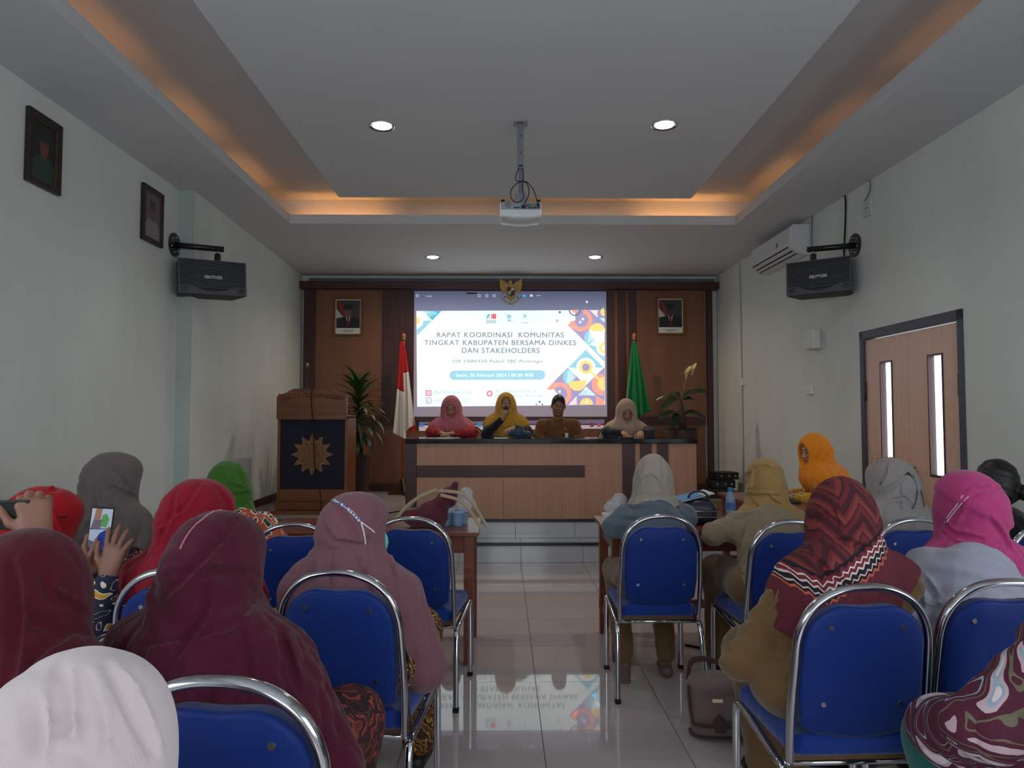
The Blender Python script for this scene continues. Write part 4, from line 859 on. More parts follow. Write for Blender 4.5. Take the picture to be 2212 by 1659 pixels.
wall_box('wall_socket', 1868, 437, 1886, 463, .02, mat('socket_white', (190, 200, 194), .5), 'white power socket high on the right wall', 'socket', sock, .003)

# ------------------------------------------------------------ ceiling projector
pc = at(1125, 452, Y=5.05); px_ = pc.x
pj = empty('ceiling_projector', (px_, 5.05, PZ), 0, 'white projector hanging upside down from the ceiling on a grey pole', 'projector')
def pz(py, Y=5.05): return at(1125, py, Y=Y).z - PZ
GREYP = mat('mount_grey', (128, 128, 132), .45, .3)
MB().box((-.05, .03, -.006), (.05, .13, 0)).build('ceiling_plate', GREYP, pj, .002)
zp = pz(363, 5.12); MB().box((-.022, .07, zp), (.022, .13, -.004)).build('mount_pole', GREYP, pj, .004)
for z_ in (-.1, -.22): MB().box((-.004, .0665, z_), (.004, .071, z_ + .01)).build('pole_hole', BLACK, pj)
MB().box((-.014, .066, zp + .01), (.014, .071, zp + .022)).build('pole_slot', BLACK, pj)
MB().box((-.015, .088, pz(425)), (.015, .112, zp)).build('inner_pole', mat('inner_grey', (110, 112, 116), .5), pj, .002)
MB().box((-.042, .05, pz(432)), (.042, .15, pz(413))).build('mount_bracket', GREYP, pj, .004)
zt3, zb3 = pz(431.5), pz(472)
s_ = Sdf(.006).box((0, .12, (zt3 + zb3) / 2), (.148, .12, (zt3 - zb3) / 2 - .012), .02, k=.0).ell((0, .12, zb3 + .02), (.14, .115, .03), k=.02)
bd = sdf_obj('projector_body', s_, mat('projector_white', (214, 218, 220), .35), pj)
MB().box((-.142, -.004, zt3 - .07), (.142, .006, zt3 - .018)).build('rear_panel', mat('rear_grey', (150, 154, 160), .5), pj, .003)
MB().box((.0, -.007, zt3 - .066), (.118, .0, zt3 - .026)).build('port_plate', mat('port_grey', (116, 118, 122), .5), pj, .001)
for x, z_, w2 in ((-.04, -.058, .008), (-.018, -.058, .008), (.045, -.042, .004), (.06, -.042, .004), (.075, -.058, .006), (.10, -.058, .008), (.058, -.06, .005)): MB().box((x - w2, -.010, zt3 + z_ - .005), (x + w2, -.006, zt3 + z_ + .005)).build('port', BLACK, pj)
MB().box((.005, -.018, zt3 - .064), (.035, -.006, zt3 - .046)).build('plug', mat('blue_plug', (24, 26, 60), .5), pj, .002); MB().box((.118, -.02, zt3 - .062), (.132, -.006, zt3 - .03)).build('plug', BLACK, pj, .002)
MB().lathe([(.001, 0), (.022, 0), (.022, .004), (.001, .004)], 24, Matrix.Translation((-.09, -.004, zt3 - .036)) @ Matrix.Rotation(R(90), 4, 'X')).build('speaker_grille', mat('rear_dark', (120, 124, 130), .6), pj)
for s in (-1, 1): MB().lathe([(.014, 0), (.014, .01), (.001, .01)], 14, Matrix.Translation((s * .128, .02, zt3 - .006))).build('foot', RUB, pj)
MB().lathe([(.001, -.02), (.04, -.02), (.045, .0), (.001, .0)], 24, Matrix.Translation((-.06, .245, (zt3 + zb3) / 2)) @ Matrix.Rotation(R(-90), 4, 'X')).build('lens', mat('lens_glass', (60, 60, 90), .05, emit=(210, 225, 255), estr=1.2), pj)
def pp_(px, py, dy=-.03): p = at(px, py, Y=5.05 + dy); return (p.x - px_, dy, p.z - PZ)
for pts in ([(1121, 363), (1117, 373), (1113, 384), (1115, 391), (1125, 392), (1136, 391), (1148, 402), (1157, 420), (1161, 440), (1162, 444)], [(1129, 363), (1131, 380), (1129, 395), (1129, 410), (1131, 420), (1130, 430), (1122, 437), (1112, 437), (1104, 429), (1102, 418), (1106, 406), (1116, 396), (1130, 391), (1140, 397), (1143, 410), (1142, 425), (1134, 437), (1131, 446)]):
    MB().tube(smooth_path([pp_(*p) for p in pts], 2), .0034, n=6).build('cable', RUB, pj)
l = bpy.data.lights.new('projector_beam', 'SPOT'); l.energy = 5; l.color = (.9, .95, 1.); l.spot_size = R(30); l.spot_blend = .4; l.shadow_soft_size = .02
o = bpy.data.objects.new('projector_beam', l); C.objects.link(o); o.parent = pj; o.location = (-.06, .27, (zt3 + zb3) / 2)
v = Vector((.1, YB, 2.3)) - Vector((px_ - .06, 5.32, PZ + (zt3 + zb3) / 2)); o.rotation_euler = v.to_track_quat('-Z', 'Y').to_euler()
# ------------------------------------------------------------ banquet chairs
BLUE = cloth('blue_vinyl', (8, 42, 116), .08, .55, .1); BLUE2 = cloth('blue_fabric', (10, 50, 132), .15, .8, .3); PLY = wood('plywood', (96, 70, 44), (116, 86, 56), .6)
def arch(rx, z0, zs, zt, n=22):
    """outline of an arched chair back: up the left side, over the top, down the right side (x, z)"""
    pts = [(-rx * 1.0, z0), (-rx * 1.03, (z0 + zs) / 2), (-rx, zs)]
    for i in range(1, n): a = math.pi * i / n; c = math.cos(a); s_ = math.sin(a); pts.append((-rx * (abs(c) ** .86) * (1 if c > 0 else -1), zs + (zt - zs) * s_ ** .86))
    return pts + [(rx, zs), (rx * 1.03, (z0 + zs) / 2), (rx, z0)]
def lean(z): return -.205 - (z - .40) * .17
def make_chair():
    t = empty('banquet_chair', (0, 0, 0), 0)
    fr = [(x, lean(z), z) for x, z in arch(.197, .385, .72, .915)]
    MB().tube(smooth_path(fr, 2), .011, .017, n=12, up=(0, 1, .17)).build('back_frame', CHROME, t)
    # back panel: shell with a scooped top edge
    out = []
    n = 26
    for i in range(n + 1):
        a = math.pi * i / n; c = math.cos(a); s_ = math.sin(a); x = -.178 * (abs(c) ** .8) * (1 if c > 0 else -1); z = .72 + .150 * abs(s_) ** .8
        if abs(x) < .10: z -= .014 * (1 - (x / .10) ** 2) ** 2
        out.append((x, z))
    low = []
    for i in range(13): u = 1 - i / 6; low.append((u * .172, .492 - .030 * (1 - u * u) + (.012 if abs(u) > .95 else 0)))
    out = out + [(.181, .60)] + low + [(-.181, .60)]
    def shell(pts, d0, d1, bulge=0.): 
        cx = sum(p[0] for p in pts) / len(pts); cz = sum(p[1] for p in pts) / len(pts); vs = []; fs = []; N = len(pts); m = MB(); m.smooth = True
        rings = [(1., d0), (1., d0 - .010), (.93, d0 - .017), (.5, d0 - .020), (.02, d0 - .021)]; rings2 = [(1., d1), (.93, d1 + .012), (.5, d1 + .02), (.02, d1 + .021)]
        allr = rings[::-1] + rings2
        for k, d in allr:
            for p in pts: x = cx + (p[0] - cx) * k; z = cz + (p[1] - cz) * k; vs.append((x, lean(z) + d, z))
        for r_ in range(len(allr) - 1):
            for i in range(N): fs.append((r_ * N + i, r_ * N + (i + 1) % N, (r_ + 1) * N + (i + 1) % N, (r_ + 1) * N + i))
        fs.append(tuple(range(N))[::-1]); fs.append(tuple(range((len(allr) - 1) * N, len(allr) * N))); m.add(vs, fs); return m
    b = shell(out, .0, .028).build('backrest', BLUE, t)
    for x, z in ((-.105, .80), (.105, .80), (-.115, .57), (.115, .57)):
        MB().lathe([(.001, -.004), (.007, -.004), (.0085, 0), (.0085, .003), (.001, .003)][::-1], 14, Matrix.Translation((x, lean(z) - .018, z)) @ Matrix.Rotation(R(-90), 4, 'X')).build('screw', STEEL, b)
    # seat with a waterfall front
    sp_ = Sdf(.008).box((0, .015, .425), (.195, .215, .030), .026, k=0).cap((-.15, .20, .425), (.15, .20, .425), .03, .03, k=.03).ell((0, .0, .44), (.17, .18, .03), k=.02).box((0, -.20, .44), (.165, .022, .035), .02, k=.02)
    sdf_obj('seat', sp_, BLUE2, t)
    MB().box((-.18, -.18, .378), (.18, .19, .396)).build('seat_board', PLY, t, .002)
    for s in (-1, 1):
        x = s * .208
        MB().tube(smooth_path([(x, .215, .0), (x, .205, .36), (x, .20, .405), (x, .16, .41), (x, -.12, .372), (x, -.19, .36)], 2), .010, .014, n=10, up=(1, 0, 0)).build('front_leg', CHROME, t)
        MB().tube(smooth_path([(x, -.12, .372), (x, -.185, .365), (x + s * .003, -.212, .32), (x + s * .014, -.275, .0)], 2), .010, .014, n=10, up=(1, 0, 0)).build('rear_leg', CHROME, t)
        for y, dx in ((.215, 0), (-.275, s * .014)): MB().box((x + dx - .014, y - .014, 0), (x + dx + .014, y + .014, .022)).build('foot_cap', RUB, t, .003)
    MB().tube([(-.205, .12, .385), (.205, .12, .385)], .009).build('cross_bar', CHROME, t); MB().tube([(-.2, -.17, .368), (.2, -.17, .368)], .009).build('cross_bar', CHROME, t)
    return t
chair0 = make_chair(); used = [0]; CH = {}
def chair(key, px, py, yaw, label, Z=.915, group='blue banquet chairs'):
    """(px, py): crest of the chair back in the picture"""
    c = at(px, py, Z=Z); a = R(yaw); l = lean(.915); o = chair0 if not used[0] else clone(chair0); used[0] = 1
    o.location = (c.x + l * math.sin(a), c.y - l * math.cos(a), 0); o.rotation_euler = (0, 0, a); tag(o, label, 'chair', group); CH[key] = (o.location.x, o.location.y, yaw); return o
def chair_xy(key, x, y, yaw, label):
    o = clone(chair0); o.location = (x, y, 0); o.rotation_euler = (0, 0, R(yaw)); tag(o, label, 'chair', 'blue banquet chairs'); CH[key] = (x, y, yaw)
chair('A', 1430, 1115, 0, 'blue chair under the woman in a blue-grey jacket')
chair('B', 1712, 1126, 4, 'blue chair under the woman in a mustard scarf at the right table')
chair('C', 1872, 1268, 2, 'large blue chair of the woman in the patterned red-brown scarf')
chair('D', 2180, 1257, -2, 'blue chair with faint lettering, under the woman in a pink scarf')
chair('E', 1978, 1122, 2, 'blue chair behind the woman in a light grey scarf')
chair('G', 887, 1120, -7, 'empty blue chair at the left table, beside the aisle')
chair('H', 728, 1237, -8, 'blue chair under the woman in a mauve scarf and face mask')
chair('I', 635, 1133, 0, 'blue chair between the green-scarfed and mauve-scarfed women')
chair('J', 378, 1232, 0, 'blue chair of the woman in the crimson scarf, mostly hidden')
chair('K', 470, 1470, -6, 'nearest blue chair on the left, under the woman in the plum scarf')
chair('L', 52, 1144, -4, 'chair whose chrome arch shows between the bright red and taupe scarves')
chair_xy('F', 2.80, 5.72, 84, 'blue chair turned sideways near the double door, under the orange-scarfed woman')
chair_xy('X13', 2.12, 3.98, 4, 'hidden blue chair under the woman in the taupe-grey scarf') if False else None
tx = at(2135, 1372, Z=.66); 
CD = [o for o in C.objects if o.name.startswith('banquet_chair') and 'faint lettering' in o.get('label', '')][0]
br = [c for c in CD.children if c.name.startswith('backrest')][0]
FNT = mat('faint_print', (50, 90, 190), .5)
for s_, z, w_ in (('PDM', .715, .05), ('PONOROGO', .69, .15)): text_obj('lettering', s_, w_, .013, FNT, br, (.03, lean(z) - .0225, z), (R(90 + 9.6), 0, 0), spacing=1.2)

def cream_chair(px, label):
    b = at(px, 905, Y=8.62); t = empty('cream_chair', (b.x, 8.4, ZS), R(180), label, 'chair', 'cream upholstered panel chairs')
    CR = cloth('cream_upholstery', (206, 182, 150), .1, .8)
    pts = arch(.20, .42, .66, b.z - ZS if px < 0 else .93); m = MB(); m.smooth = False
    m.prism([(x, z) for x, z in pts], 'y', -.24, -.20); m.build('backrest', CR, t, .015, 3)
    MB().tube(smooth_path([(x * 1.04, -.22, z + .005) for x, z in pts], 2), .010).build('back_piping', mat('brown_piping', (70, 40, 30), .5), t)
    MB().box((-.21, -.22, .38), (.21, .2, .45)).build('seat', CR, t, .02, 3)
    for s in (-1, 1):
        for y in (-.2, .18): MB().tube([(s * .19, y, 0), (s * .19, y, .39)], .012).build('leg', STEEL, t)
cream_chair(1012, 'cream chair back showing behind the woman in the dusty pink scarf'); cream_chair(1095, 'cream chair of the woman speaking into a microphone')
cream_chair(1207, 'cream chair of the man in the brown uniform'); cream_chair(1324, 'cream chair back beside the woman in the beige scarf')

# ------------------------------------------------------------ wooden tables
def table(x0, x1, y0, y1, label, H=.75, top=.022, leg=.055):
    t = empty('wooden_table', ((x0 + x1) / 2, (y0 + y1) / 2, 0), 0, label, 'table'); a = (x1 - x0) / 2; b = (y1 - y0) / 2
    MB().box((-a, -b, H - top), (a, b, H)).build('tabletop', TABLEW, t, .003)
    o = .03
    for sx_ in (-1, 1):
        for sy in (-1, 1): MB().box((min(sx_ * (a - o), sx_ * (a - o - leg)), min(sy * (b - o), sy * (b - o - leg)), 0), (max(sx_ * (a - o), sx_ * (a - o - leg)), max(sy * (b - o), sy * (b - o - leg)), H - top)).build('leg', TABLEW, t, .003)
        xx = sx_ * (a - o - leg / 2); MB().box((xx - .012, -b + o + leg, H - top - .10), (xx + .012, b - o - leg, H - top)).build('apron', TABLEW, t); MB().box((xx - .015, -b + o + leg, .14), (xx + .015, b - o - leg, .19)).build('stretcher', TABLEW, t)
    for sy in (-1, 1): yy = sy * (b - o - leg / 2); MB().box((-a + o + leg, yy - .012, H - top - .10), (a - o - leg, yy + .012, H - top)).build('apron', TABLEW, t)
    MB().box((-a + o, b - o - leg + .01, .16), (a - o, b - o - .01, .21)).build('stretcher', TABLEW, t); return t
table(-1.42, -.14, 4.13, 4.76, 'red-brown wooden table carrying the bag and water cups, left of the aisle')
table(-2.74, -1.46, 4.13, 4.76, 'red-brown wooden table end in front of the green-scarfed woman')
table(.60, 1.98, 4.17, 4.83, 'red-brown wooden table in front of the woman in a blue-grey jacket')
table(1.88, 2.42, 5.10, 6.36, 'wooden table of the orange-scarfed woman near the double door')

# ------------------------------------------------------------ things on and around the tables
CLEAR = mat('clear_plastic', (225, 235, 245), .08, alpha=.35, spec=.9); CUPB = mat('water_cup', (150, 190, 225), .12, alpha=.55, spec=.9); CAP = mat('blue_cap', (30, 140, 214), .4)
def bottle(loc, label, s=1.):
    t = empty('water_bottle', loc, 0, label, 'bottle'); m = MB(); m.smooth = True
    m.lathe([(.026 * s, 0), (.031 * s, .006), (.031 * s, .05), (.029 * s, .055), (.031 * s, .06), (.031 * s, .12 * s), (.024 * s, .145 * s), (.013 * s, .165 * s), (.013 * s, .178 * s)], 20); m.build('body', CUPB, t)
    MB().lathe([(.0315 * s, .065), (.0315 * s, .105)], 20).build('label_sleeve', mat('blue_label', (70, 130, 200), .4), t)
    MB().lathe([(.015 * s, .172 * s), (.015 * s, .195 * s), (.012 * s, .198 * s)], 18).build('cap', CAP, t)
p = at(1577, 1047, Y=4.70); bottle((p.x, 4.70, .75), 'small clear water bottle with a blue cap on the right table', 1.0)
for i, (px, dy) in enumerate(((936, .0), (950, .05), (964, -.02), (978, .04), (990, -.03), (1001, .05), (944, .12), (970, .12), (996, .13))):
    p = at(px, 1130, Y=4.42 + dy); t = empty('water_cup', (p.x, 4.42 + dy, .75), 0, 'sealed clear plastic cup of water in the bag on the left table', 'cup', 'water cups on the left table')
    m = MB(); m.smooth = True; m.lathe([(.024, 0), (.026, .004), (.033, .075), (.036, .08)], 16); m.build('cup', CUPB, t); MB().lathe([(.001, .079), (.036, .079), (.036, .082), (.001, .082)], 16).build('lid', mat('cup_lid', (110, 150, 200), .3), t)
def plastic_bag(loc, rx, ry, rz, seed, label):
    s = Sdf(.008).ell((0, 0, rz * .8), (rx, ry, rz), k=.03).cap((0, 0, rz * 1.3), (.03, 0, rz * 2.1), .03, .045, k=.05)
    rn = random.Random(seed); W_ = [(rn.uniform(20, 60), rn.uniform(20, 60), rn.uniform(20, 60), rn.uniform(0, 6)) for _ in range(5)]
    s.fn(lambda x, y, z, d: d + sum(.004 * (np.abs(np.sin(a * x + b * y + c_ * z + e)) - .5) for a, b, c_, e in W_))
    s.fn(lambda x, y, z, d: np.maximum(d, -(z - .004) + 0 * d))
    o = sdf_obj('plastic_bag', s, CLEAR); o.location = loc; tag(o, label, 'bag'); return o
p = at(985, 1140, Y=4.35); plastic_bag((p.x + .02, 4.50, .835), .10, .09, .045, 1, 'crumpled clear plastic bag heaped over the water cups')
p = at(1320, 1115, Y=4.36); plastic_bag((p.x + .03, 4.42, .82), .07, .06, .04, 2, 'clear plastic bag bunched on top of the white snack box')
t = empty('snack_box', (at(1322, 1120, Y=4.38).x + .03, 4.42, .75), R(8), 'small white snack box at the left end of the right table', 'box'); MB().box((-.07, -.06, 0), (.07, .06, .062)).build('carton', PAPER, t, .004); MB().box((-.072, -.062, .05), (.072, .062, .07)).build('lid', PAPER, t, .003); MB().sphere((.03, -.063, .03), (.008, .003, .008), 8).build('round_print', mat('navy_print', (30, 40, 80), .5), t)
# folded shoulder bag with pale straps
p = at(915, 1105, Y=4.35); MAR = cloth('maroon_canvas', (92, 34, 48), .4)
bg = empty('shoulder_bag', (p.x, 4.37, .75), R(-12), 'slumped maroon cloth bag with pale straps on the left table', 'bag')
rn = random.Random(5)
s = Sdf(.007).ell((0, 0, .06), (.15, .09, .06), k=.04).cap((.05, 0, .08), (.17, 0, .20), .06, .045, k=.05).cap((.16, 0, .17), (.19, .0, .25), .045, .03, k=.03)
s.fn(lambda x, y, z, d: np.maximum(d + .006 * np.sin(38 * x + 30 * z) + .005 * np.sin(60 * y - 25 * x), -(z - .003)))
sdf_obj('bag_body', s, MAR, bg); STR = cloth('tan_strap', (176, 158, 128), .1)
for a, b, c_, dyy in (((-.17, 0, .03), (-.06, 0, .16), (.10, 0, .23), -.07), ((-.15, 0, .02), (-.03, 0, .19), (.12, 0, .22), -.05), ((.12, 0, .22), (.28, 0, .21), (.40, .0, .02), -.05), ((.13, 0, .20), (.27, 0, .17), (.38, .0, .01), -.09)):
    MB().tube(smooth_path([Vector(a) + Vector((0, dyy, 0)), Vector(b) + Vector((0, dyy, 0)), Vector(c_) + Vector((0, dyy, 0))], 4), .003, .010, n=8).build('strap', STR, bg)
# handbag and papers on the right table
p = at(1510, 1120, Y=4.45); BK2 = mat('navy_leather', (34, 40, 58), .4, spec=.6)
hb = empty('dark_handbag', (p.x, 4.47, .75), R(-10), 'dark blue handbag lying on the right table under a booklet', 'bag'); s = Sdf(.007).box((0, 0, .07), (.11, .08, .065), .04, k=0).ell((0, 0, .12), (.09, .06, .04), k=.03); sdf_obj('bag_body', s, BK2, hb)
for z in (.05, .085): MB().tube([(-.10, -.083, z), (.10, -.083, z)], .004).build('zip', STEEL, hb)
MB().tube(smooth_path([(-.07, -.03, .12), (-.05, -.03, .20), (.05, -.03, .20), (.07, -.03, .12)], 3), .007).build('handle', BK2, hb)
t = empty('booklet', (p.x - .02, 4.50, .915), 0, 'white and light blue booklet lying across the dark handbag', 'booklet'); t.rotation_euler = (R(4), R(-12), R(12))
MB().box((-.11, -.07, 0), (.11, .07, .006)).build('pages', PAPER, t, .001); MB().box((-.11, -.07, .0065), (.04, .07, .008)).build('cover', mat('booklet_blue', (90, 160, 210), .5), t)
# laptop on the side table
p = at(1603, 1026, Y=5.55); lp = empty('laptop', (2.14, 5.62, .75), R(90), 'open dark laptop on the table of the orange-scarfed woman', 'laptop')
MB().box((-.16, -.11, 0), (.16, .11, .016)).build('base', mat('laptop_dark', (40, 36, 38), .4), lp, .003); MB().box((-.16, -.006, 0), (.16, .006, .22), Matrix.Translation((0, .11, .014)) @ Matrix.Rotation(R(-18), 4, 'X')).build('lid', mat('laptop_lid', (62, 46, 42), .4), lp, .002)
t = empty('tissue_pack', (1.96, 5.25, .75), R(20), 'small pale blue tissue pack beside the laptop', 'tissues'); MB().box((-.06, -.035, 0), (.06, .035, .05)).build('pack', mat('pale_blue_film', (150, 175, 220), .3), t, .012); MB().box((-.02, -.01, .05), (.02, .01, .075)).build('tissue', PAPER, t, .004)
# amplifier stack and slatted step at the stage's right corner
for i, (w, h) in enumerate(((.30, .09), (.30, .10), (.34, .12))):
    z0 = [.245, .135, .005][i]; t = empty('amplifier', (at(1562, 1045, Y=9.3).x - .03 * i, 9.3 + .02 * i, ZS + z0), R(4 - 5 * i), ['uppermost', 'middle', 'lowest'][i] + ' black amplifier box in the stack at the right corner of the stage', 'amplifier', 'stacked amplifiers')
    MB().box((-w / 2, -.15, 0), (w / 2, .15, h)).build('case', BLACK, t, .004)
    for x in (-.08, .02, .1): MB().lathe([(.001, 0), (.014, 0), (.014, .012), (.001, .012)], 12, Matrix.Translation((x, -.15, h / 2)) @ Matrix.Rotation(R(90), 4, 'X')).build('knob', STEEL, t)
sr = empty('slatted_rack', (at(1540, 1095, Y=8.0).x, 8.0, ZS), 0, 'low rack of wooden slats on the stage right of the desk', 'rack'); slm = MB().box((-.20, -.018, 0), (.20, .018, .014)).mesh('slat', mat('raw_slat', (128, 88, 66), .6, noise=.12, nscale=20))
for i in range(9): o = link('slat', slm, sr); o.location = (0, -.36 + .09 * i, .05)
for s in (-1, 1): MB().box((s * .17 - .015, -.4, 0), (s * .17 + .015, .4, .05)).build('bearer', DARK, sr)
# desk items
def on_desk(px, dy, name, label, cat, rz=0): p = at(px, 945, Y=D0.y + dy); return empty(name, (p.x, D0.y + dy, DT), R(rz), label, cat)
t = on_desk(957, .22, 'paper_sheets', 'white papers in front of the woman in the dusty pink scarf', 'paper', 4)
for i in range(3): MB().box((-.17 + .03 * i, -.10, .0008 + i * .002), (.12 + .03 * i, .10, .002 + i * .002)).build('sheet', PAPER, t)
t = on_desk(941, .16, 'pen', 'dark pen lying on the papers of the first panelist', 'pen', 60); MB().tube([(-.06, 0, .0125), (.06, 0, .0125)], .0045).build('barrel', BLACK, t); MB().tube([(.06, 0, .0125), (.07, 0, .0125)], .002).build('tip', STEEL, t)
t = on_desk(1122, .20, 'blue_handbag', 'slumped dark teal handbag on the desk before the speaking woman', 'bag', 10)
s = Sdf(.006).ell((0, 0, .045), (.13, .09, .05), k=.03).ell((-.02, 0, .075), (.07, .05, .03), k=.03).fn(lambda x, y, z, d: np.maximum(d + .004 * np.sin(60 * x + 40 * z), -(z - .002))); sdf_obj('bag_body', s, cloth('teal_leather', (40, 66, 84), .2, .5), t); MB().tube(smooth_path([(-.07, -.03, .07), (-.03, -.06, .115), (.05, -.05, .10), (.08, -.03, .06)], 3), .006).build('handle', BK2, t)
t = on_desk(1083, .14, 'notebook', 'small white notebook with a dark cover lying beside the teal handbag', 'notebook', -6); MB().box((-.07, -.05, 0), (.07, .05, .012)).build('pages', PAPER, t, .001); MB().box((-.072, -.052, .012), (.072, .052, .015)).build('cover', mat('dark_cover', (50, 50, 70), .5), t)
t = on_desk(1208, .20, 'tablet', 'dark tablet lying flat before the man in the brown uniform', 'tablet', 0); MB().box((-.13, -.08, 0), (.13, .08, .008)).build('case', BLACK, t, .002); MB().box((-.12, -.072, .008), (.12, .072, .0088)).build('screen', mat('dark_glass', (20, 22, 28), .08), t)
t = on_desk(1352, .20, 'smartphone', 'dark phone lying before the woman in the beige scarf', 'phone', 10); MB().box((-.075, -.037, 0), (.075, .037, .008)).build('case', BLACK, t, .003); MB().box((-.07, -.033, .008), (.07, .033, .0085)).build('screen', mat('dark_glass', (20, 22, 28), .08), t)
# satchel on the floor by the patterned woman's chair
p = at(1578, 1620, Z=0.); BAGM = cloth('taupe_canvas', (124, 104, 100), .3); BT = cloth('brown_trim', (78, 54, 52), .2)
sb = empty('satchel', (p.x - .0, p.y + .12, .0), R(-14), 'taupe satchel with brown trim standing on the floor by the aisle', 'bag')
s = Sdf(.005).box((0, 0, .12), (.13, .055, .125), .05, k=0).ell((0, 0, .17), (.125, .06, .08), k=.03); s.fn(lambda x, y, z, d: d + .0015 * np.sin(55 * x + 20 * z) * np.sin(30 * z)); sdf_obj('bag_body', s, BAGM, sb)
s = Sdf(.004).box((0, -.045, .155), (.112, .022, .085), .03, k=0).ell((0, -.05, .21), (.10, .03, .03), k=.02); sdf_obj('front_flap', s, BAGM, sb)
MB().tube(smooth_path([(-.115, -.06, .22), (-.118, -.063, .08), (-.09, -.066, .066), (.09, -.066, .066), (.118, -.063, .08), (.115, -.06, .22)], 2), .007).build('piping', BT, sb); MB().tube(smooth_path([(-.13, -.04, .05), (-.12, -.05, .018), (.12, -.05, .018), (.13, -.04, .05), (.135, 0, .14)], 2), .007).build('piping', BT, sb)
MB().prism([(-.022, .045), (.022, .045), (.030, .085), (.0, .12), (-.030, .085)], 'y', -.082, -.066).build('clasp_tab', BT, sb, .006); MB().box((-.022, -.0735, .158), (.022, -.068, .172)).build('name_plate', mat('brass_plate', (190, 180, 150), .3, .7), sb, .001)
sb.scale = (1.02, 1.1, 1.12); sb.rotation_euler = (0, R(-5), R(-16))
MB().tube(smooth_path([(-.12, 0, .22), (-.10, .02, .30), (.0, .03, .29), (.10, .02, .24), (.16, .02, .14), (.19, -.02, .05), (.30, -.06, .008), (.26, -.14, .008)], 3), .004, .012, n=8).build('strap', BT, sb)
p = at(1640, 1530, Z=0); plastic_bag((p.x, p.y + .1, 0), .10, .08, .09, 9, 'clear plastic bag on the floor behind the satchel')
p = at(800, 1620, Z=0); plastic_bag((p.x, p.y, 0), .06, .05, .07, 12, 'small crumpled plastic wrapper on the floor under the mauve-scarfed woman')
tag(MB().tube(smooth_path([at(1480, 1393, Z=.008), at(1540, 1405, Z=.008), at(1590, 1350, Z=.008), at(1660, 1370, Z=.008)], 3), .007).build('floor_cable', RUB), 'black cable curling on the floor beneath the right table', 'cable')
tag(MB().tube(smooth_path([at(1605, 1636, Z=.008), at(1720, 1650, Z=.008), at(1830, 1659, Z=.008), at(1950, 1640, Z=.008)], 3), .006).build('floor_cable', RUB), 'black cable on the floor beneath the large blue chair on the right', 'cable')
t = empty('folded_paper', at(1681, 1398, Y=2.72), R(-10), 'small folded white paper on the lap of the woman in the patterned scarf', 'paper'); MB().box((-.035, -.02, 0), (.035, .02, .004)).build('sheet', PAPER, t, .001)
# ------------------------------------------------------------ people
SKIN3 = mat('skin_brown', (136, 92, 74), .55, bump=.05, bscale=90); SKIN = mat('skin', (158, 110, 88), .55, bump=.05, bscale=90); SKIN2 = mat('skin_light', (186, 138, 114), .55, bump=.05, bscale=90)
HAIR = mat('black_hair', (22, 18, 18), .45, bump=.4, bscale=140); LIP = mat('lips', (150, 84, 78), .5); BROW = mat('brow', (40, 28, 26), .8)
def vec(a): return Vector(a)
def hand(s, w, f, n, side, curl=.35, sc=1., spread=.10, thumb=.3):
    """palm, four bent fingers of unequal length and a thumb leaving the side of the palm"""
    f = vec(f).normalized(); n = vec(n); n = (n - f * n.dot(f)).normalized(); l = f.cross(n) * side; w = vec(w); cu = curl if isinstance(curl, (list, tuple)) else [curl] * 4
    bases = []
    for i in range(4):
        b = w + f * (.086, .090, .086, .077)[i] * sc + l * (.029, .010, -.010, -.028)[i] * sc; bases.append(b)
        s.cap(w + l * (.014, .005, -.005, -.014)[i] * sc, b, .015 * sc, .0118 * sc, k=.016)
    for i in range(4):
        d = (f + l * spread * (1.2, .3, -.5, -1.5)[i]).normalized(); L = (.070, .078, .072, .056)[i] * sc; p = bases[i]; a = 0.; r0 = (.0095, .0098, .0092, .0082)[i] * sc
        for j, fr in enumerate((.45, .31, .24)):
            a += cu[i] * (.75, 1.15, .85)[j]; q = p + (d * math.cos(a) + n * math.sin(a)) * L * fr; s.cap(p, q, r0 * (1, .92, .84)[j], r0 * (.92, .84, .74)[j], k=.005); p = q
    b = w + f * .022 * sc + l * .022 * sc; d = (f * .62 + l * .72 + n * thumb).normalized(); q = b + d * .045 * sc; s.cap(b, q, .014 * sc, .0108 * sc, k=.014)
    d = (f * .85 + l * (.45 - thumb) + n * thumb).normalized(); p = q + d * .030 * sc; s.cap(q, p, .0105 * sc, .0092 * sc, k=.006); d = (f * .92 + l * .15 + n * thumb).normalized(); s.cap(p, p + d * .024 * sc, .0092 * sc, .0075 * sc, k=.005)
    return s
def face_ops(s, h, HM, man=False):
    def Q(x, y, z): return h + HM @ Vector((x, y, z))
    s.ell(Q(0, -.012, .022), (.073, .093, .100), HM, k=0).ell(Q(0, .022, -.045), (.058 if man else .053, .066, .070), HM, k=.03).ell(Q(0, .068, -.090), (.024, .020, .020), HM, k=.02)
    for x in (-1, 1):
        s.ell(Q(x * .036, .062, -.024), (.024, .022, .022), HM, k=.02); s.ell(Q(x * .031, .100, .006), (.019, .018, .012), HM, k=.010, sub=True); s.ell(Q(x * .031, .074, .004), (.016, .014, .0125), HM, k=.004)
        s.ell(Q(x * .078, -.008, -.006), (.009, .019, .031), HM, k=.008); s.ell(Q(x * .0125, .098, -.030), (.0085, .009, .0075), HM, k=.006)
    s.cap(Q(-.030, .078, .026), Q(.030, .078, .026), .010, k=.014); s.cap(Q(0, .084, .016), Q(0, .104, -.024), .0075, .0115, k=.010)
    s.ell(Q(0, .086, -.052), (.025, .013, .0065), HM, k=.006).ell(Q(0, .084, -.062), (.020, .013, .0075), HM, k=.006)
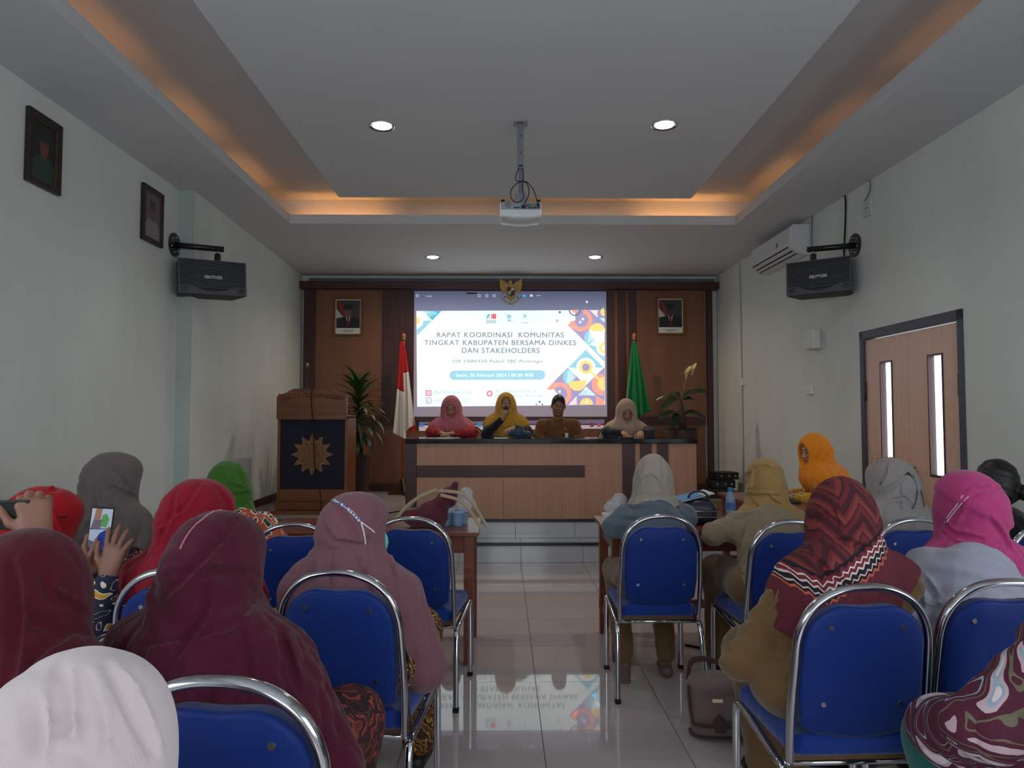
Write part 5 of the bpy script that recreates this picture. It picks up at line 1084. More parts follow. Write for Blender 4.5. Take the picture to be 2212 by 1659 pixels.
def fold_fn(seed, amp, c, hz, span=.26, n=(13, 22, 37), headamp=.0035, fan=None):
    """drapery: rounded ridges with narrow creases that run down and out from the neck; slanting gathers on the head"""
    rn = random.Random(seed); ph = [rn.uniform(0, 6.28) for _ in range(9)]; tw = [rn.uniform(-12, 12) for _ in range(4)]; sg = rn.choice((-1, 1)); tl = rn.uniform(.5, 1.1) * sg
    def f(x, y, z, d):
        th = np.arctan2(x - c.x, -(y - c.y)); w = np.clip((hz - z) / span, 0, 1); w = w * w * (3 - 2 * w)
        wq = .9 * np.sin(7 * z + 3 * x + ph[5]) + .5 * np.sin(15 * x + 9 * y + ph[6])
        a = 1.1 * np.abs(np.sin(n[0] * .5 * th + ph[0] + tw[0] * z * .6 + wq)) ** .5 + .7 * np.abs(np.sin(n[1] * .5 * th + ph[1] + tw[1] * z + 1.5 * wq)) ** .6 + .3 * np.abs(np.sin(n[2] * .5 * th + ph[2] + tw[2] * z - 2 * wq))
        if fan is None: b = 0 * th + .95
        else:
            cp, fw, up = fan; py = (x - cp.x) * fw.x + (y - cp.y) * fw.y + (z - cp.z) * fw.z; pz = (x - cp.x) * up.x + (y - cp.y) * up.y + (z - cp.z) * up.z
            phi = np.arctan2(pz, -py + .02); rr = np.clip(np.sqrt(py * py + pz * pz) / .12, 0, 1)
            b = (np.abs(np.sin(8.5 * phi + ph[3] + 4 * x * sg + .35 * wq)) ** .5 + .55 * np.abs(np.sin(17 * phi + ph[4] - 7 * x * sg)) ** .6 - 1.15) * rr * (.25 + 1.25 * np.exp(-((phi - .15) / .75) ** 2)) + .95
        return d - amp * 1.5 * w * (a - 1.45) - headamp * (1 - .45 * w) * (b - .95)
    return f
def hit(obj, px, py, off=.003):
    """point of obj under a picture position, lifted a little off its surface"""
    bpy.context.view_layer.update(); M = obj.matrix_world; Mi = M.inverted(); o = Mi @ Vector((0, 0, CAMH)); t = Mi @ at(px, py, Y=3.); d = (t - o).normalized()
    ok, p, n, i = obj.ray_cast(o, d)
    return (M @ p + (M.to_3x3() @ n).normalized() * off) if ok else None
def on_surface(name, obj, pts, r, m, parent, it=2, off=.003, ry=None):
    P = [hit(obj, *p, off=off) for p in pts]; P = [p for p in P if p is not None]
    if len(P) < 2: print('MISS', name); return None
    Mi = parent.matrix_world.inverted(); return MB().tube(smooth_path([Mi @ p for p in P], it), r, ry, n=6).build(name, m, parent)

def pleats(k, root, lines, r=.006):
    """carves creases with a raised fold beside each, following the cloth's own surface"""
    if not lines: return
    kv = k.v; k.v = .011; tmp = sdf_obj('tmp', k, BLACK, root); k.v = kv; bpy.context.view_layer.update(); Mi = root.matrix_world.inverted()
    for ln in lines:
        for off, sub in ((6., False), (0., True)):
            P = []
            for i in range(len(ln) - 1):
                (xa, ya), (xb, yb) = ln[i], ln[i + 1]; L = max(math.hypot(xb - xa, yb - ya), 1); nx, ny = (yb - ya) / L, -(xb - xa) / L; n = max(2, int(L / 16))
                for j in range(n + (i == len(ln) - 2)): t = j / n; p = hit(tmp, xa + (xb - xa) * t + nx * off, ya + (yb - ya) * t + ny * off, -.0025 if not sub else .001); P.append(Mi @ p if p else None)
            N = len(P)
            for i in range(N - 1):
                a, b = P[i], P[i + 1]
                if a is None or b is None or (a - b).length > .07: continue
                f0 = r * (.35 + .65 * math.sin(math.pi * i / N)) ; f1 = r * (.35 + .65 * math.sin(math.pi * (i + 1) / N)); k.cap(a, b, f0 * (1 if sub else 1.25), f1 * (1 if sub else 1.25), k=.012, sub=sub)
    me = tmp.data; bpy.data.objects.remove(tmp); bpy.data.meshes.remove(me)
def person(label, px, py, Y, seat, cat='person', zf=0., hy=0., hp=0., hr=0., hijab=None, top=None, bottom=None, arms=None, legs=None, skin=None, v=.008, sw=.165, bulk=1., man=False, dtop=.132, collar=False, twist=0., neck_back=0., skirt=True, group=None, shoes=None, fold=.004, creases=()):
    x0, y0, yaw = seat; A = R(yaw); root = empty('person', (x0, y0, zf), A, label, cat, group); skin = skin or SKIN
    Rz = Matrix.Rotation(-A, 3, 'Z'); T = Rz @ (at(px, py, Y=Y) - Vector((x0, y0, zf)))
    HM = (Matrix.Rotation(R(hy), 3, 'Z') @ Matrix.Rotation(R(-hp), 3, 'X') @ Matrix.Rotation(R(hr), 3, 'Y')).to_4x4()
    h = T - Vector((0, 0, dtop)); pel = Vector((0, -.03, .56)); nb = h + Vector((0, -.03 - .05 * math.sin(R(hp)) + neck_back, -.165))
    S_ = Matrix.Rotation(R(twist), 3, 'Z'); ch = pel.lerp(nb, .66) + Vector((0, -.015, -.02)); be = pel.lerp(nb, .30)
    sh = {s: nb + S_ @ Vector((s * sw, -.005, -.062)) for s in (-1, 1)}
    arms = arms or {}; A_ = {}
    for s in (-1, 1):
        a = arms.get(s) or dict(e=(s * .200, .02, sh[s].z - .25), w=(s * .065, .25, .61), f=(-s * .6, .7, -.1), n=(0, 0, -1), curl=.5)
        a = dict(a); a['e'] = vec(a['e']); a['w'] = vec(a['w']); A_[s] = a
    legs = legs or {s: ((s * .105, .40, .535), (s * .11, .40, .11), (0, 1, 0)) for s in (-1, 1)}
    # body: one mesh — head and hands at fine resolution, trunk and limbs inside the clothes
    core = Sdf(.018)
    core.ell(ch, (.135 * bulk, .095, .17), k=.05).ell(be, (.12 * bulk, .095, .13), k=.05).ell(pel, (.15 * bulk, .115, .095), k=.05).cap(nb + Vector((0, 0, -.04)), h + HM.to_3x3() @ Vector((0, -.01, -.03)), .052, .052, k=.03)
    for s in (-1, 1):
        core.cap(nb + Vector((0, 0, -.05)), sh[s], .05, .05, k=.04).cap(sh[s], A_[s]['e'], .043, .036, k=.03).cap(A_[s]['e'], A_[s]['w'], .033, .024, k=.02)
        kn, an, ft = (vec(q) for q in legs[s]); core.cap((s * .085, -.01, .545), kn, .072, .052, k=.04).cap(kn, an, .05, .036, k=.03).cap(an + Vector((0, 0, -.05)), an + ft.normalized() * .13 + Vector((0, 0, -.075)), .028, .024, k=.03)
    hd = Sdf(.005 if (hijab is None or hijab.get('face')) else .010); face_ops(hd, h, HM, man); hd.cap(h + HM.to_3x3() @ Vector((0, -.01, -.06)), nb + Vector((0, .0, -.01)), .050 if not man else .056, .054, k=.03)
    hands = []
    for s in (-1, 1):
        a = A_[s]
        if a.get('hide'): continue
        q = Sdf(.0045 if zf == 0 else .0055); q.cap(a['e'].lerp(a['w'], .55), a['w'], .031, .024, k=.01); hand(q, a['w'], a['f'], a['n'], s, a.get('curl', .4), spread=a.get('spread', .10), thumb=a.get('thumb', .3)); hands.append(q)
    body = sdf_obj('body', [core, hd] + hands, skin, root)
    # clothes
    if bottom:
        b = Sdf(.012); b.ell(pel + Vector((0, .0, -.01)), (.185 * bulk, .150, .095), k=.06)
        for s in (-1, 1):
            kn, an, ft = (vec(q) for q in legs[s]); kk = .10 if skirt else .02
            b.cap((s * .085, -.0, .540), kn + Vector((0, .02, 0)), .092, .074, k=kk if skirt else .05).cap(kn + Vector((0, .02, 0)), an, .072, .066 if skirt else .05, k=kk)
        if skirt: b.cap((legs[-1][0][0] * .5, .33, .52), (legs[1][0][0] * .5, .33, .52), .07, k=.08)
        b.fn(fold_fn(int(px), .005, Vector((0, .25, 0)), .52, .3)).fn(lambda x, y, z, d: np.maximum(d, np.minimum(.449 - z, z - .35) - 10 * np.clip(np.abs(y) - .20, 0, 1)))
        sdf_obj('skirt' if skirt else 'trousers', b, bottom, root)
    shm = shoes or mat('dark_shoe', (34, 28, 28), .5)
    for s in (-1, 1):
        kn, an, ft = (vec(q) for q in legs[s]); ft = ft.normalized(); a = an + Vector((0, 0, -.045)); q = Sdf(.008)
        side_ = Vector((0, 0, 1)).cross(ft)
        drop = Vector((0, 0, -.035)); q.cap(a - ft * .03 + drop, a + ft * .09 + drop, .034, .036, k=.02).cap(a + ft * .09 + drop, a + ft * .15 + drop - Vector((0, 0, .004)), .036, .028, k=.02)
        if ft.z > -.3: zb = max(.0, 0); q.fn(lambda x, y, z, d: np.maximum(d, -(z + 0 * d) + .001 - zf * 0))
        sdf_obj('shoe', q, shm, root)
    if top:
        t = Sdf(max(v, .0095)); t.ell(ch, (.160 * bulk, .122, .190), k=.05).ell(be, (.150 * bulk, .125, .150), k=.06).ell(pel + Vector((0, -.005, .0)), (.182 * bulk, .140, .115), k=.05).cap(sh[-1], sh[1], .064, k=.05)
        t.cap(nb + Vector((0, -.01, -.05)), nb + Vector((0, -.005, .0)), .085, .060, k=.05)
        for s in (-1, 1): e, w = A_[s]['e'], A_[s]['w']; t.cap(sh[s], e, .066 * bulk, .056, k=.06).cap(e, e.lerp(w, .90), .055, .040, k=.03)
        t.fn(fold_fn(int(px) + 3, fold, ch, nb.z + .05, .25, n=(9, 17, 31), headamp=.001))
        rn = random.Random(int(px * 3)); wv = [(rn.uniform(14, 30), rn.uniform(10, 30), rn.uniform(25, 45), rn.uniform(0, 6)) for _ in range(3)]
        t.fn(lambda x, y, z, d: d + .0038 * sum(np.abs(np.sin(a * x + b_ * y + c * z + e)) - .6 for a, b_, c, e in wv))
        if hijab and hijab.get('long', 0) >= .7: zh = nb.z - hijab.get('hem', .14); t.fn(lambda x, y, z, d: d + .022 * np.clip((z - zh) / .06, 0, 1))
        pleats(t, root, creases, .0095); t.fn(lambda x, y, z, d: np.maximum(d, .457 - z + 0 * d))
        if collar: t.cap(nb + Vector((0, -.015, -.012)), nb + Vector((0, -.015, .028)), .064, .058, k=.004)
        tp = sdf_obj('tunic', t, top, root)
    else: tp = None
    hj = None
    if hijab is not None:
        g = hijab; k = Sdf(g.get('v', .007)); H3 = HM.to_3x3(); sz = g.get('size', 1.)
        k.ell(h + H3 @ Vector((0, -.008, .012)), (.100 * sz, .118 * sz, .117 * sz), HM, k=0).ell(h + H3 @ Vector((0, -.045, -.035)), (.086 * sz, .080 * sz, .095), HM, k=.05)
        k.ell(h + H3 @ Vector((0, .02, -.055)), (.080, .080, .085), HM, k=.04)
        if g.get('visor'): k.ell(h + H3 @ Vector((0, .042, .040)), (.080 * sz, .092 * sz, .078 * sz), HM, k=.03)
        if g.get('bun'): k.ell(h + H3 @ Vector((0, -.105, .01)), (.055, .045, .055), HM, k=.05)
        k.cap(h + H3 @ Vector((0, -.01, -.075)), nb + Vector((0, 0, -.015)), .090, .118, k=.09).ell(nb + Vector((0, 0, -.055)), (.165, .118, .085), k=.11)
        if g.get('cape', True):
            k.cap(sh[-1] + Vector((.035, 0, .005)), sh[1] - Vector((.035, 0, -.005)), .078, k=.07)
            if g.get('long', 0) > 0:
                k.ell(ch + Vector((0, 0, .01)), (.178 * bulk, .138, .21), k=.05); k.ell(be, (.172 * bulk, .142, .17), k=.06)
                for s in (-1, 1): k.cap(sh[s], sh[s].lerp(A_[s]['e'], min(1, g['long'])), .078, .074, k=.05)
        for b in g.get('extra', []): k.ell(h + H3 @ vec(b[0]), b[1], HM if len(b) < 3 else None, k=.04 if len(b) < 4 else b[3])
        k.fn(fold_fn(g.get('seed', int(px)), g.get('amp', .008), nb, h.z - .04, g.get('span', .22), g.get('n', (13, 22, 37)), g.get('headamp', .0044), fan=(h + H3 @ Vector((0, .065, -.11)), H3 @ Vector((0, 1, 0)), H3 @ Vector((0, 0, 1)))))
        if g.get('long', 0) > 0: k.fn(lambda x, y, z, d: d - .007)
        for (p0, nn, am, wd) in g.get('steps', []):
            p0 = h + H3 @ vec(p0); nn = (H3 @ vec(nn)).normalized()
            k.fn(lambda x, y, z, d, p0=p0, nn=nn, am=am, wd=wd: d + am * np.tanh(((x - p0.x) * nn.x + (y - p0.y) * nn.y + (z - p0.z) * nn.z) / wd))
        pleats(k, root, g.get('creases', ()), g.get('cr', .0085))
        hz = nb.z - g.get('hem', .14); tip = g.get('tip', .0); tx = g.get('tipx', 0.); fr = g.get('front', .0)
        k.fn(lambda x, y, z, d: np.maximum(d, (hz + tip * np.abs(x - tx) + .012 * np.sin(16 * x) + fr * np.clip(y - nb.y, 0, 1)) - z))
        if g.get('face'):
            fz = g.get('fsize', (.056, .085, .083)); k.ell(h + H3 @ Vector((0, .100, -.012)), fz, HM, k=.012, sub=True)
            if g.get('face') == 'open': k.ell(h + H3 @ Vector((0, .13, -.03)), (.075, .07, .11), HM, k=.02, sub=True)
        hj = sdf_obj('headscarf', k, g['m'], root)
    if hijab is None or hijab.get('face'):
        H3 = HM.to_3x3()
        def Q(x, y, z): return h + H3 @ Vector((x, y, z))
        for s in (-1, 1):
            MB().tube(smooth_path([Q(s * .016, .093, .027), Q(s * .030, .092, .033), Q(s * .046, .080, .028)], 2), .0028, n=6).build('eyebrow', BROW, root)
            MB().tube(smooth_path([Q(s * .018, .0885, .004), Q(s * .031, .0895, -.001), Q(s * .045, .083, .003)], 2), .0026, n=6).build('eye', BROW, root)
        MB().sphere((0, 0, 0), (.023, .006, .0085), 12, Matrix.Translation(Q(0, .095, -.057)) @ HM).build('mouth', LIP, root)
    return dict(root=root, h=h, HM=HM, nb=nb, sh=sh, ch=ch, be=be, pel=pel, hj=hj, top=tp, body=body, T=T)
def lap(s, ex=.20, ez=.62, wx=.07, wy=.25, wz=.62): return dict(e=(s * ex, .02, ez), w=(s * wx, wy, wz), f=(-s * .6, .7, -.15), n=(0, 0, -1), curl=.5)
def toL(seat, P, zf=0.):
    return Matrix.Rotation(-R(seat[2]), 3, 'Z') @ (P - Vector((seat[0], seat[1], zf)))

# cloth materials
H_ = {k: cloth('scarf_' + k, c, b, sheen=sh_) for k, c, b, sh_ in (('bright_red', (166, 10, 24), .25, .15), ('taupe', (104, 92, 90), .3, .2), ('crimson', (142, 14, 38), .25, .15), ('green', (56, 104, 26), .3, .2),
      ('plum', (78, 18, 40), .3, .12), ('wine', (80, 14, 30), .3, .12), ('cream', (208, 192, 192), .3, .3), ('mauve', (124, 82, 90), .3, .2), ('sand', (160, 148, 136), .3, .2), ('mustard', (158, 124, 72), .3, .2),
      ('orange', (232, 136, 26), .3, .2), ('grey', (150, 142, 140), .3, .2), ('pink', (180, 60, 116), .3, .2), ('dusty_pink', (196, 112, 122), .3, .2), ('gold', (206, 154, 56), .3, .2), ('beige', (188, 158, 138), .3, .2))}
KHAKI = cloth('khaki_uniform', (134, 116, 92), .3); KHAKI2 = cloth('brown_khaki', (112, 84, 52), .3); JACKET = cloth('blue_grey_jacket', (90, 102, 114), .3); SHIRT = cloth('pale_grey_shirt', (158, 158, 172), .3)
B_RED = batik('batik_maroon', (70, 18, 26), [(214, 196, 170), (120, 30, 38), (180, 120, 110)], (222, 200, 180), 26)
B_YEL = batik('batik_yellow', (30, 38, 62), [(206, 150, 48), (226, 216, 190), (24, 34, 60)], (220, 206, 180), 16, seed=1.)
B_OR = batik('batik_orange', (176, 70, 40), [(40, 60, 36), (224, 214, 200), (196, 96, 60)], (232, 220, 206), 18, seed=2.)
B_PAR = batik('batik_parang', (70, 36, 26), [(214, 166, 62), (96, 44, 34)], (232, 196, 90), 14, 'parang')
B_DK = batik('batik_dark', (36, 16, 24), [(110, 34, 36), (150, 60, 44), (90, 30, 40)], (140, 70, 56), 24, seed=3.)
B_FLO = batik('floral_print', (84, 26, 48), [(226, 206, 206), (200, 170, 178), (112, 106, 84)], (150, 170, 186), 7.5, seed=4.)
B_PAT = batik('tribal_print', (110, 34, 36), [(84, 24, 32), (60, 18, 28), (140, 52, 46)], (70, 22, 30), 12, seed=.5)
B_BLK = batik('batik_black', (22, 16, 18), [(150, 40, 44), (190, 120, 90), (96, 26, 34)], (190, 150, 130), 22, seed=2.5)
B_YFL = batik('yellow_floral', (216, 168, 40), [(90, 80, 40), (226, 190, 190), (150, 110, 60)], (120, 90, 40), 14, seed=1.5)
BLKC = cloth('black_cloth', (24, 22, 26), .3); TEAL = cloth('teal_skirt', (10, 92, 84), .3); NAVY = cloth('navy_jacket', (28, 32, 44), .3); UNI = cloth('brown_uniform', (118, 78, 46), .3)
REDB = batik('red_batik', (160, 20, 34), [(176, 30, 42), (190, 60, 60), (140, 14, 28)], (200, 110, 100), 22, seed=5.)

# --- far side: the panel on the stage
def pseat(px, y=8.36, yaw=180.): p = at(px, 940, Y=y); return (p.x, y, yaw)
ZD = DT - ZS
s1 = pseat(978); q1 = person('woman in a dusty pink headscarf and red blouse writing at the panel desk', 975, 855, 8.28, s1, zf=ZS, hp=24, hijab=dict(m=H_['dusty_pink'], face=True, long=.35, hem=.26, seed=11, creases=[[(953,895),(970,915),(985,920)],[(1000,890),(985,910),(960,925)],[(1003,905),(1005,930)]], cr=.0045, amp=.009), top=REDB, bottom=BLKC, skin=SKIN2, dtop=.130,
    arms={1: dict(e=(.24, .12, ZD + .05), w=(.10, .36, ZD + .045), f=(-.5, .8, -.05), n=(0, 0, -1), curl=.5), -1: dict(e=(-.24, .12, ZD + .05), w=(-.02, .36, ZD + .04), f=(.6, .7, 0), n=(0, 0, -1), curl=.25)})
s2 = pseat(1095); q2 = person('woman in a gold headscarf speaking into a microphone at the panel desk', 1093, 848, 8.28, s2, zf=ZS, hp=-4, hijab=dict(m=H_['gold'], face=True, long=.25, hem=.22, seed=12, creases=[[(1070,900),(1085,925),(1100,938)],[(1118,885),(1112,915),(1105,938)],[(1125,905),(1130,930)]], cr=.0045, amp=.010), top=NAVY, bottom=BLKC, skin=SKIN2, dtop=.130,
    arms={1: dict(e=(.24, .14, ZD + .03), w=(.055, .215, ZD + .20), f=(-.30, .15, .9), n=(-.7, -.5, .2), curl=.95, thumb=.6), -1: dict(e=(-.24, .12, ZD + .05), w=(-.07, .33, ZD + .10), f=(.6, .7, -.2), n=(0, 0, -1), curl=.3)})
s3 = pseat(1207); q3 = person('man with short black hair in a brown uniform shirt at the panel desk', 1206, 854, 8.30, s3, zf=ZS, hp=8, hr=-3, top=UNI, bottom=UNI, skirt=False, skin=SKIN, dtop=.122, sw=.178, bulk=1.06, man=True, collar=True, neck_back=.01,
    arms={s: dict(e=(s * .255, .06, ZD - .03), w=(s * .10, .22, ZD - .06), f=(-s * .6, .6, 0), n=(0, 0, -1), curl=.5, hide=False) for s in (-1, 1)})
s4 = pseat(1354); q4 = person('woman in a beige headscarf and black jacket looking down at the panel desk', 1353, 862, 8.28, s4, zf=ZS, hp=34, hr=4, hijab=dict(m=H_['beige'], face=True, long=.2, hem=.27, seed=14, creases=[[(1342,905),(1345,930)],[(1362,905),(1360,930)],[(1352,912),(1353,932)]], cr=.0045, amp=.009, tip=-.5), top=NAVY, bottom=BLKC, skin=SKIN2, dtop=.130,
    arms={s: dict(e=(s * .25, .12, ZD + .05), w=(s * .10, .34, ZD + .05), f=(-s * .25, .9, -.25), n=(0, 0, -1), curl=.45) for s in (-1, 1)})
# the man's hair, pocket details
def P3q(r, x, y, z): return r['h'] + r['HM'].to_3x3() @ Vector((x, y, z))
g = Sdf(.005).ell(P3q(q3, 0, -.018, .034), (.079, .097, .098), q3['HM'], k=0); g.ell(P3q(q3, 0, .085, -.045), (.085, .085, .098), q3['HM'], k=.01, sub=True); g.ell(P3q(q3, 0, -.02, -.085), (.10, .10, .075), q3['HM'], k=.01, sub=True)
sdf_obj('hair', g, HAIR, q3['root'])
g = Sdf(.005).ell(P3q(q3, 0, .060, -.098), (.030, .022, .016), q3['HM'], k=0); sdf_obj('beard', g, mat('stubble', (60, 44, 38), .8), q3['root'])
for s in (-1, 1):
    c = q3['ch'] + Vector((s * .075, .118, .06)); MB().box(c - Vector((.042, .004, .05)), c + Vector((.042, .006, .02))).build('pocket_flap' if s > 0 else 'pocket', UNI, q3['root'], .003)
c = q3['ch'] + Vector((-.085, .130, .0)); MB().box(c - Vector((.018, .003, .025)), c + Vector((.018, .003, .025))).build('name_card', PAPER, q3['root'], .001); MB().sphere(c + Vector((.01, -.004, .07)), (.012, .004, .015), 10).build('badge', GOLD, q3['root'])
for s in (-1, 1): MB().prism([(s * .0, 0), (s * .05, .012), (s * .055, .04), (s * .012, .045)][::s], 'y', -.002, .006, Matrix.Translation(q3['nb'] + Vector((0, .072, -.030)))).build('collar', UNI, q3['root'], .002)
c = q4['sh'][-1] if False else q4['sh'][1]; MB().box((-.022, -.003, -.014), (.022, .003, .014), Matrix.Translation(c + Vector((.012, .055, -.065))) @ Matrix.Rotation(R(-20), 4, 'Z')).build('arm_patch', mat('patch', (200, 150, 140), .7), q4['root'], .001)
# microphone in the speaker's hand
w2 = Matrix.Rotation(R(180), 3, 'Z') @ Vector((.035, .235, ZD + .27)) + Vector((s2[0], s2[1], ZS)); mt = Matrix.Rotation(R(180), 3, 'Z') @ P3q(q2, .0, .120, -.060) + Vector((s2[0], s2[1], ZS))
mi = empty('handheld_microphone', mt, 0, 'black handheld microphone held up to the mouth of the gold-scarfed speaker', 'microphone'); d_ = (w2 + Vector((0, 0, -.07)) - mt)
MB().tube([(0, 0, 0), d_], .012, rads=[1.2, .9], n=12).build('handle', BLACK, mi); MB().sphere((0, 0, 0), .022, 12).build('grille_ball', mat('mic_mesh', (50, 50, 54), .4, .6), mi)

# --- right side of the audience
s9 = (CH['A'][0], CH['A'][1] - .0, 0)
p9 = person('woman in a sand headscarf and blue-grey jacket leaning on the right table', 1411, 979, 4.13, s9, creases=[[(1411,1056),(1411,1110)],[(1345,1090),(1370,1100),(1395,1098)],[(1470,1075),(1480,1100),(1500,1115)],[(1350,1120),(1380,1125)]], hijab=dict(m=H_['sand'], seed=21, creases=[[(1428,986),(1433,1015),(1431,1052)],[(1406,1027),(1421,1040),(1421,1057)],[(1367,1049),(1394,1035),(1406,1027)],[(1390,1000),(1380,1030),(1362,1060)]], amp=.008, cape=False, hem=.07, tip=.5, tipx=.03, steps=[((.02, -.1, 0), (1, 0, -.25), .004, .008)]), top=JACKET, bottom=KHAKI2, skirt=False, bulk=1.08, sw=.155, dtop=.135, v=.007, fold=.006,
    arms={s: dict(e=(s * .165, .20, .79), w=(s * .09, .42, .795), f=(-s * .4, .9, 0), n=(0, 0, -1), curl=.4) for s in (-1, 1)},
    legs={-1: ((-.13, .36, .52), (-.145, .00, .15), (0, .25, -1)), 1: ((.12, .36, .52), (.10, .10, .115), (.1, 1, 0))}, shoes=mat('taupe_shoe', (112, 92, 82), .7, bump=.3, bscale=80))
s10 = CH['B']; p10 = person('woman in a mustard headscarf and khaki uniform at the right table', 1652, 989, 3.98, s10, creases=[[(1556,1096),(1560,1104),(1577,1111)],[(1583,1128),(1594,1119),(1617,1112)],[(1587,1169),(1591,1232),(1618,1299)],[(1610,1130),(1600,1180)]], hijab=dict(m=H_['mustard'], seed=23, creases=[[(1609,1055),(1615,1029),(1629,1013),(1650,1009),(1668,1014),(1680,1027)],[(1607,1064),(1629,1055),(1632,1020)],[(1600,1067),(1629,1072),(1663,1072),(1685,1073)],[(1661,1075),(1675,1087),(1694,1096)],[(1622,1080),(1650,1110),(1680,1130)]], amp=.010, hem=.30, tip=.75, tipx=.03, visor=True, bun=True, steps=[((0, 0, .045), (0, .35, 1), -.005, .006)]), top=KHAKI, bottom=KHAKI2, dtop=.135, v=.007, bulk=1.05, twist=4,
    arms={-1: dict(e=(-.225, .14, .79), w=(-.10, .38, .795), f=(.5, .8, 0), n=(0, 0, -1), curl=.4), 1: dict(e=(.15, .18, .79), w=(.12, .40, .795), f=(-.4, .8, 0), n=(0, 0, -1), curl=.4)}, hy=-8)
H12 = chevron('tribal_weave', [(104, 34, 38), (72, 22, 32), (126, 50, 48), (58, 18, 28)], hz=.80, tip=.55); s12 = (CH['C'][0] - .02, CH['C'][1], 5); p12 = person('woman in a patterned red-brown headscarf and brown uniform on the large blue chair', 1815, 1029, 2.52, s12, creases=[[(1645,1321),(1671,1307),(1711,1312)],[(1707,1347),(1711,1392),(1702,1414)],[(1694,1232),(1676,1276),(1655,1315)],[(1680,1350),(1700,1330),(1730,1335)]], hijab=dict(m=H12, seed=25, creases=[[(1747,1129),(1800,1107),(1809,1143)],[(1774,1169),(1827,1169),(1880,1187)],[(1760,1200),(1790,1240),(1830,1260)]], amp=.006, hem=.24, tip=.55, long=.12, v=.0068), top=KHAKI2, bottom=KHAKI2, dtop=.135, v=.0065, bulk=1.14, sw=.175, hy=-14,
    arms={-1: dict(e=(-.235, .04, .60), w=(-.08, .26, .62), f=(.5, .8, .1), n=(0, 0, -1), curl=.5), 1: lap(1, .21, .62)}, legs={-1: ((-.06, .36, .52), (-.0, .38, .12), (0, 1, 0)), 1: ((.12, .42, .54), (.13, .42, .12), (.1, 1, 0))})
s13 = CH['E']; p13 = person('woman in a grey headscarf with glasses pushed up on her head', 1925, 989, 3.82, s13, hijab=dict(m=H_['grey'], seed=27, creases=[[(1890,1071),(1939,1045),(1961,1022)],[(1943,1049),(1943,1098)],[(1898,1089),(1952,1076),(2001,1116)],[(1915,1000),(1910,1030),(1895,1055)]], amp=.010, hem=.22, tip=.3, long=.3, visor=True), top=BLKC, bottom=BLKC, dtop=.135, v=.007, hy=22)
s14 = (CH['D'][0] + .03, CH['D'][1] + .02, 4); p14 = person('woman in a bright pink headscarf and pale grey shirt on the right', 2083, 1014, 2.68, s14, creases=[[(1974,1290),(1996,1321),(2045,1307)],[(1987,1410),(2005,1414),(2028,1405)],[(1970,1214),(1987,1303),(1983,1365)],[(1990,1240),(2020,1290)]], hijab=dict(m=H_['pink'], seed=29, creases=[[(2090,1076),(2117,1058),(2157,1054)],[(2037,1152),(2072,1178),(2139,1196),(2201,1169)],[(2085,1080),(2054,1134)],[(2139,1120),(2183,1187)],[(1990,1190),(2050,1205),(2085,1240)],[(2030,1120),(2060,1155),(2120,1165)]], amp=.011, hem=.25, tip=.62, tipx=.10, v=.0065, steps=[((0, -.02, -.005), (.35, -.5, 1), -.006, .008)]), top=SHIRT, bottom=BLKC, dtop=.135, v=.0065, bulk=1.12, sw=.18, hy=28, hr=-6,
    arms={-1: dict(e=(-.225, .05, .61), w=(-.09, .28, .62), f=(.5, .8, -.1), n=(0, 0, -1), curl=.5), 1: lap(1, .21, .62)})
s15 = (at(2160, 1000, Y=3.6).x + .02, 3.62, 5); p15 = person('person with black hair in a low bun sitting at the far right', 2148, 991, 3.66, s15, top=BLKC, bottom=BLKC, dtop=.128, hy=10, v=.009)
g = Sdf(.006).ell(P3q(p15, 0, -.012, .026), (.085, .102, .104), p15['HM'], k=0).ell(P3q(p15, 0, -.06, -.03), (.075, .05, .07), p15['HM'], k=.03).ell(P3q(p15, .05, -.125, -.035), (.044, .040, .040), p15['HM'], k=.012)
g.ell(P3q(p15, 0, .095, -.045), (.07, .08, .085), p15['HM'], k=.01, sub=True).fn(lambda x, y, z, d: d + .0015 * np.sin(160 * z + 60 * x)); sdf_obj('hair', g, HAIR, p15['root'])
s11 = (2.70, 5.66, 80); p11 = person('woman in an orange headscarf and yellow floral dress working at the laptop table', 1757, 936, 5.62, s11, hy=24, hp=14, hijab=dict(m=H_['orange'], face=True, seed=31, creases=[[(1769,945),(1775,973),(1761,1006)],[(1780,948),(1794,973),(1780,998),(1766,1023)],[(1794,995),(1814,1000),(1822,1014)]], amp=.010, hem=.30, long=.3, fsize=(.058, .088, .088)), top=B_YFL, bottom=B_YFL, dtop=.132, skin=SKIN2, v=.007,
    arms={s: dict(e=(s * .24, .22, .78), w=(s * .09, .42, .785), f=(-s * .2, 1, 0), n=(0, 0, -1), curl=.35) for s in (-1, 1)})
s16 = (1.40, 1.60, 16); p16 = person('person in a maroon and white floral tunic over a teal skirt at the right edge', 2372, 1040, 1.70, s16, hijab=dict(m=H_['grey'], seed=33, hem=.1), top=B_FLO, bottom=TEAL, bulk=1.15, v=.007,
    arms={-1: dict(e=(-.30, .16, .70), w=(-.12, .36, .60), f=(.3, .9, -.1), n=(0, 0, -1), curl=.4, hide=True), 1: lap(1)})
g = Sdf(.007).cap((-.10, .08, .56), (-.11, .34, .575), .115, .100, k=.05).cap((.08, .08, .56), (.09, .34, .565), .11, .095, k=.10).cap((-.27, .12, .70), (-.18, .36, .60), .07, .075, k=.06).fn(fold_fn(77, .006, Vector((0, .2, 0)), .75, .2)).fn(lambda x, y, z, d: np.maximum(d, .50 - z + 0 * d)); sdf_obj('tunic_lap', g, B_FLO, p16['root'])

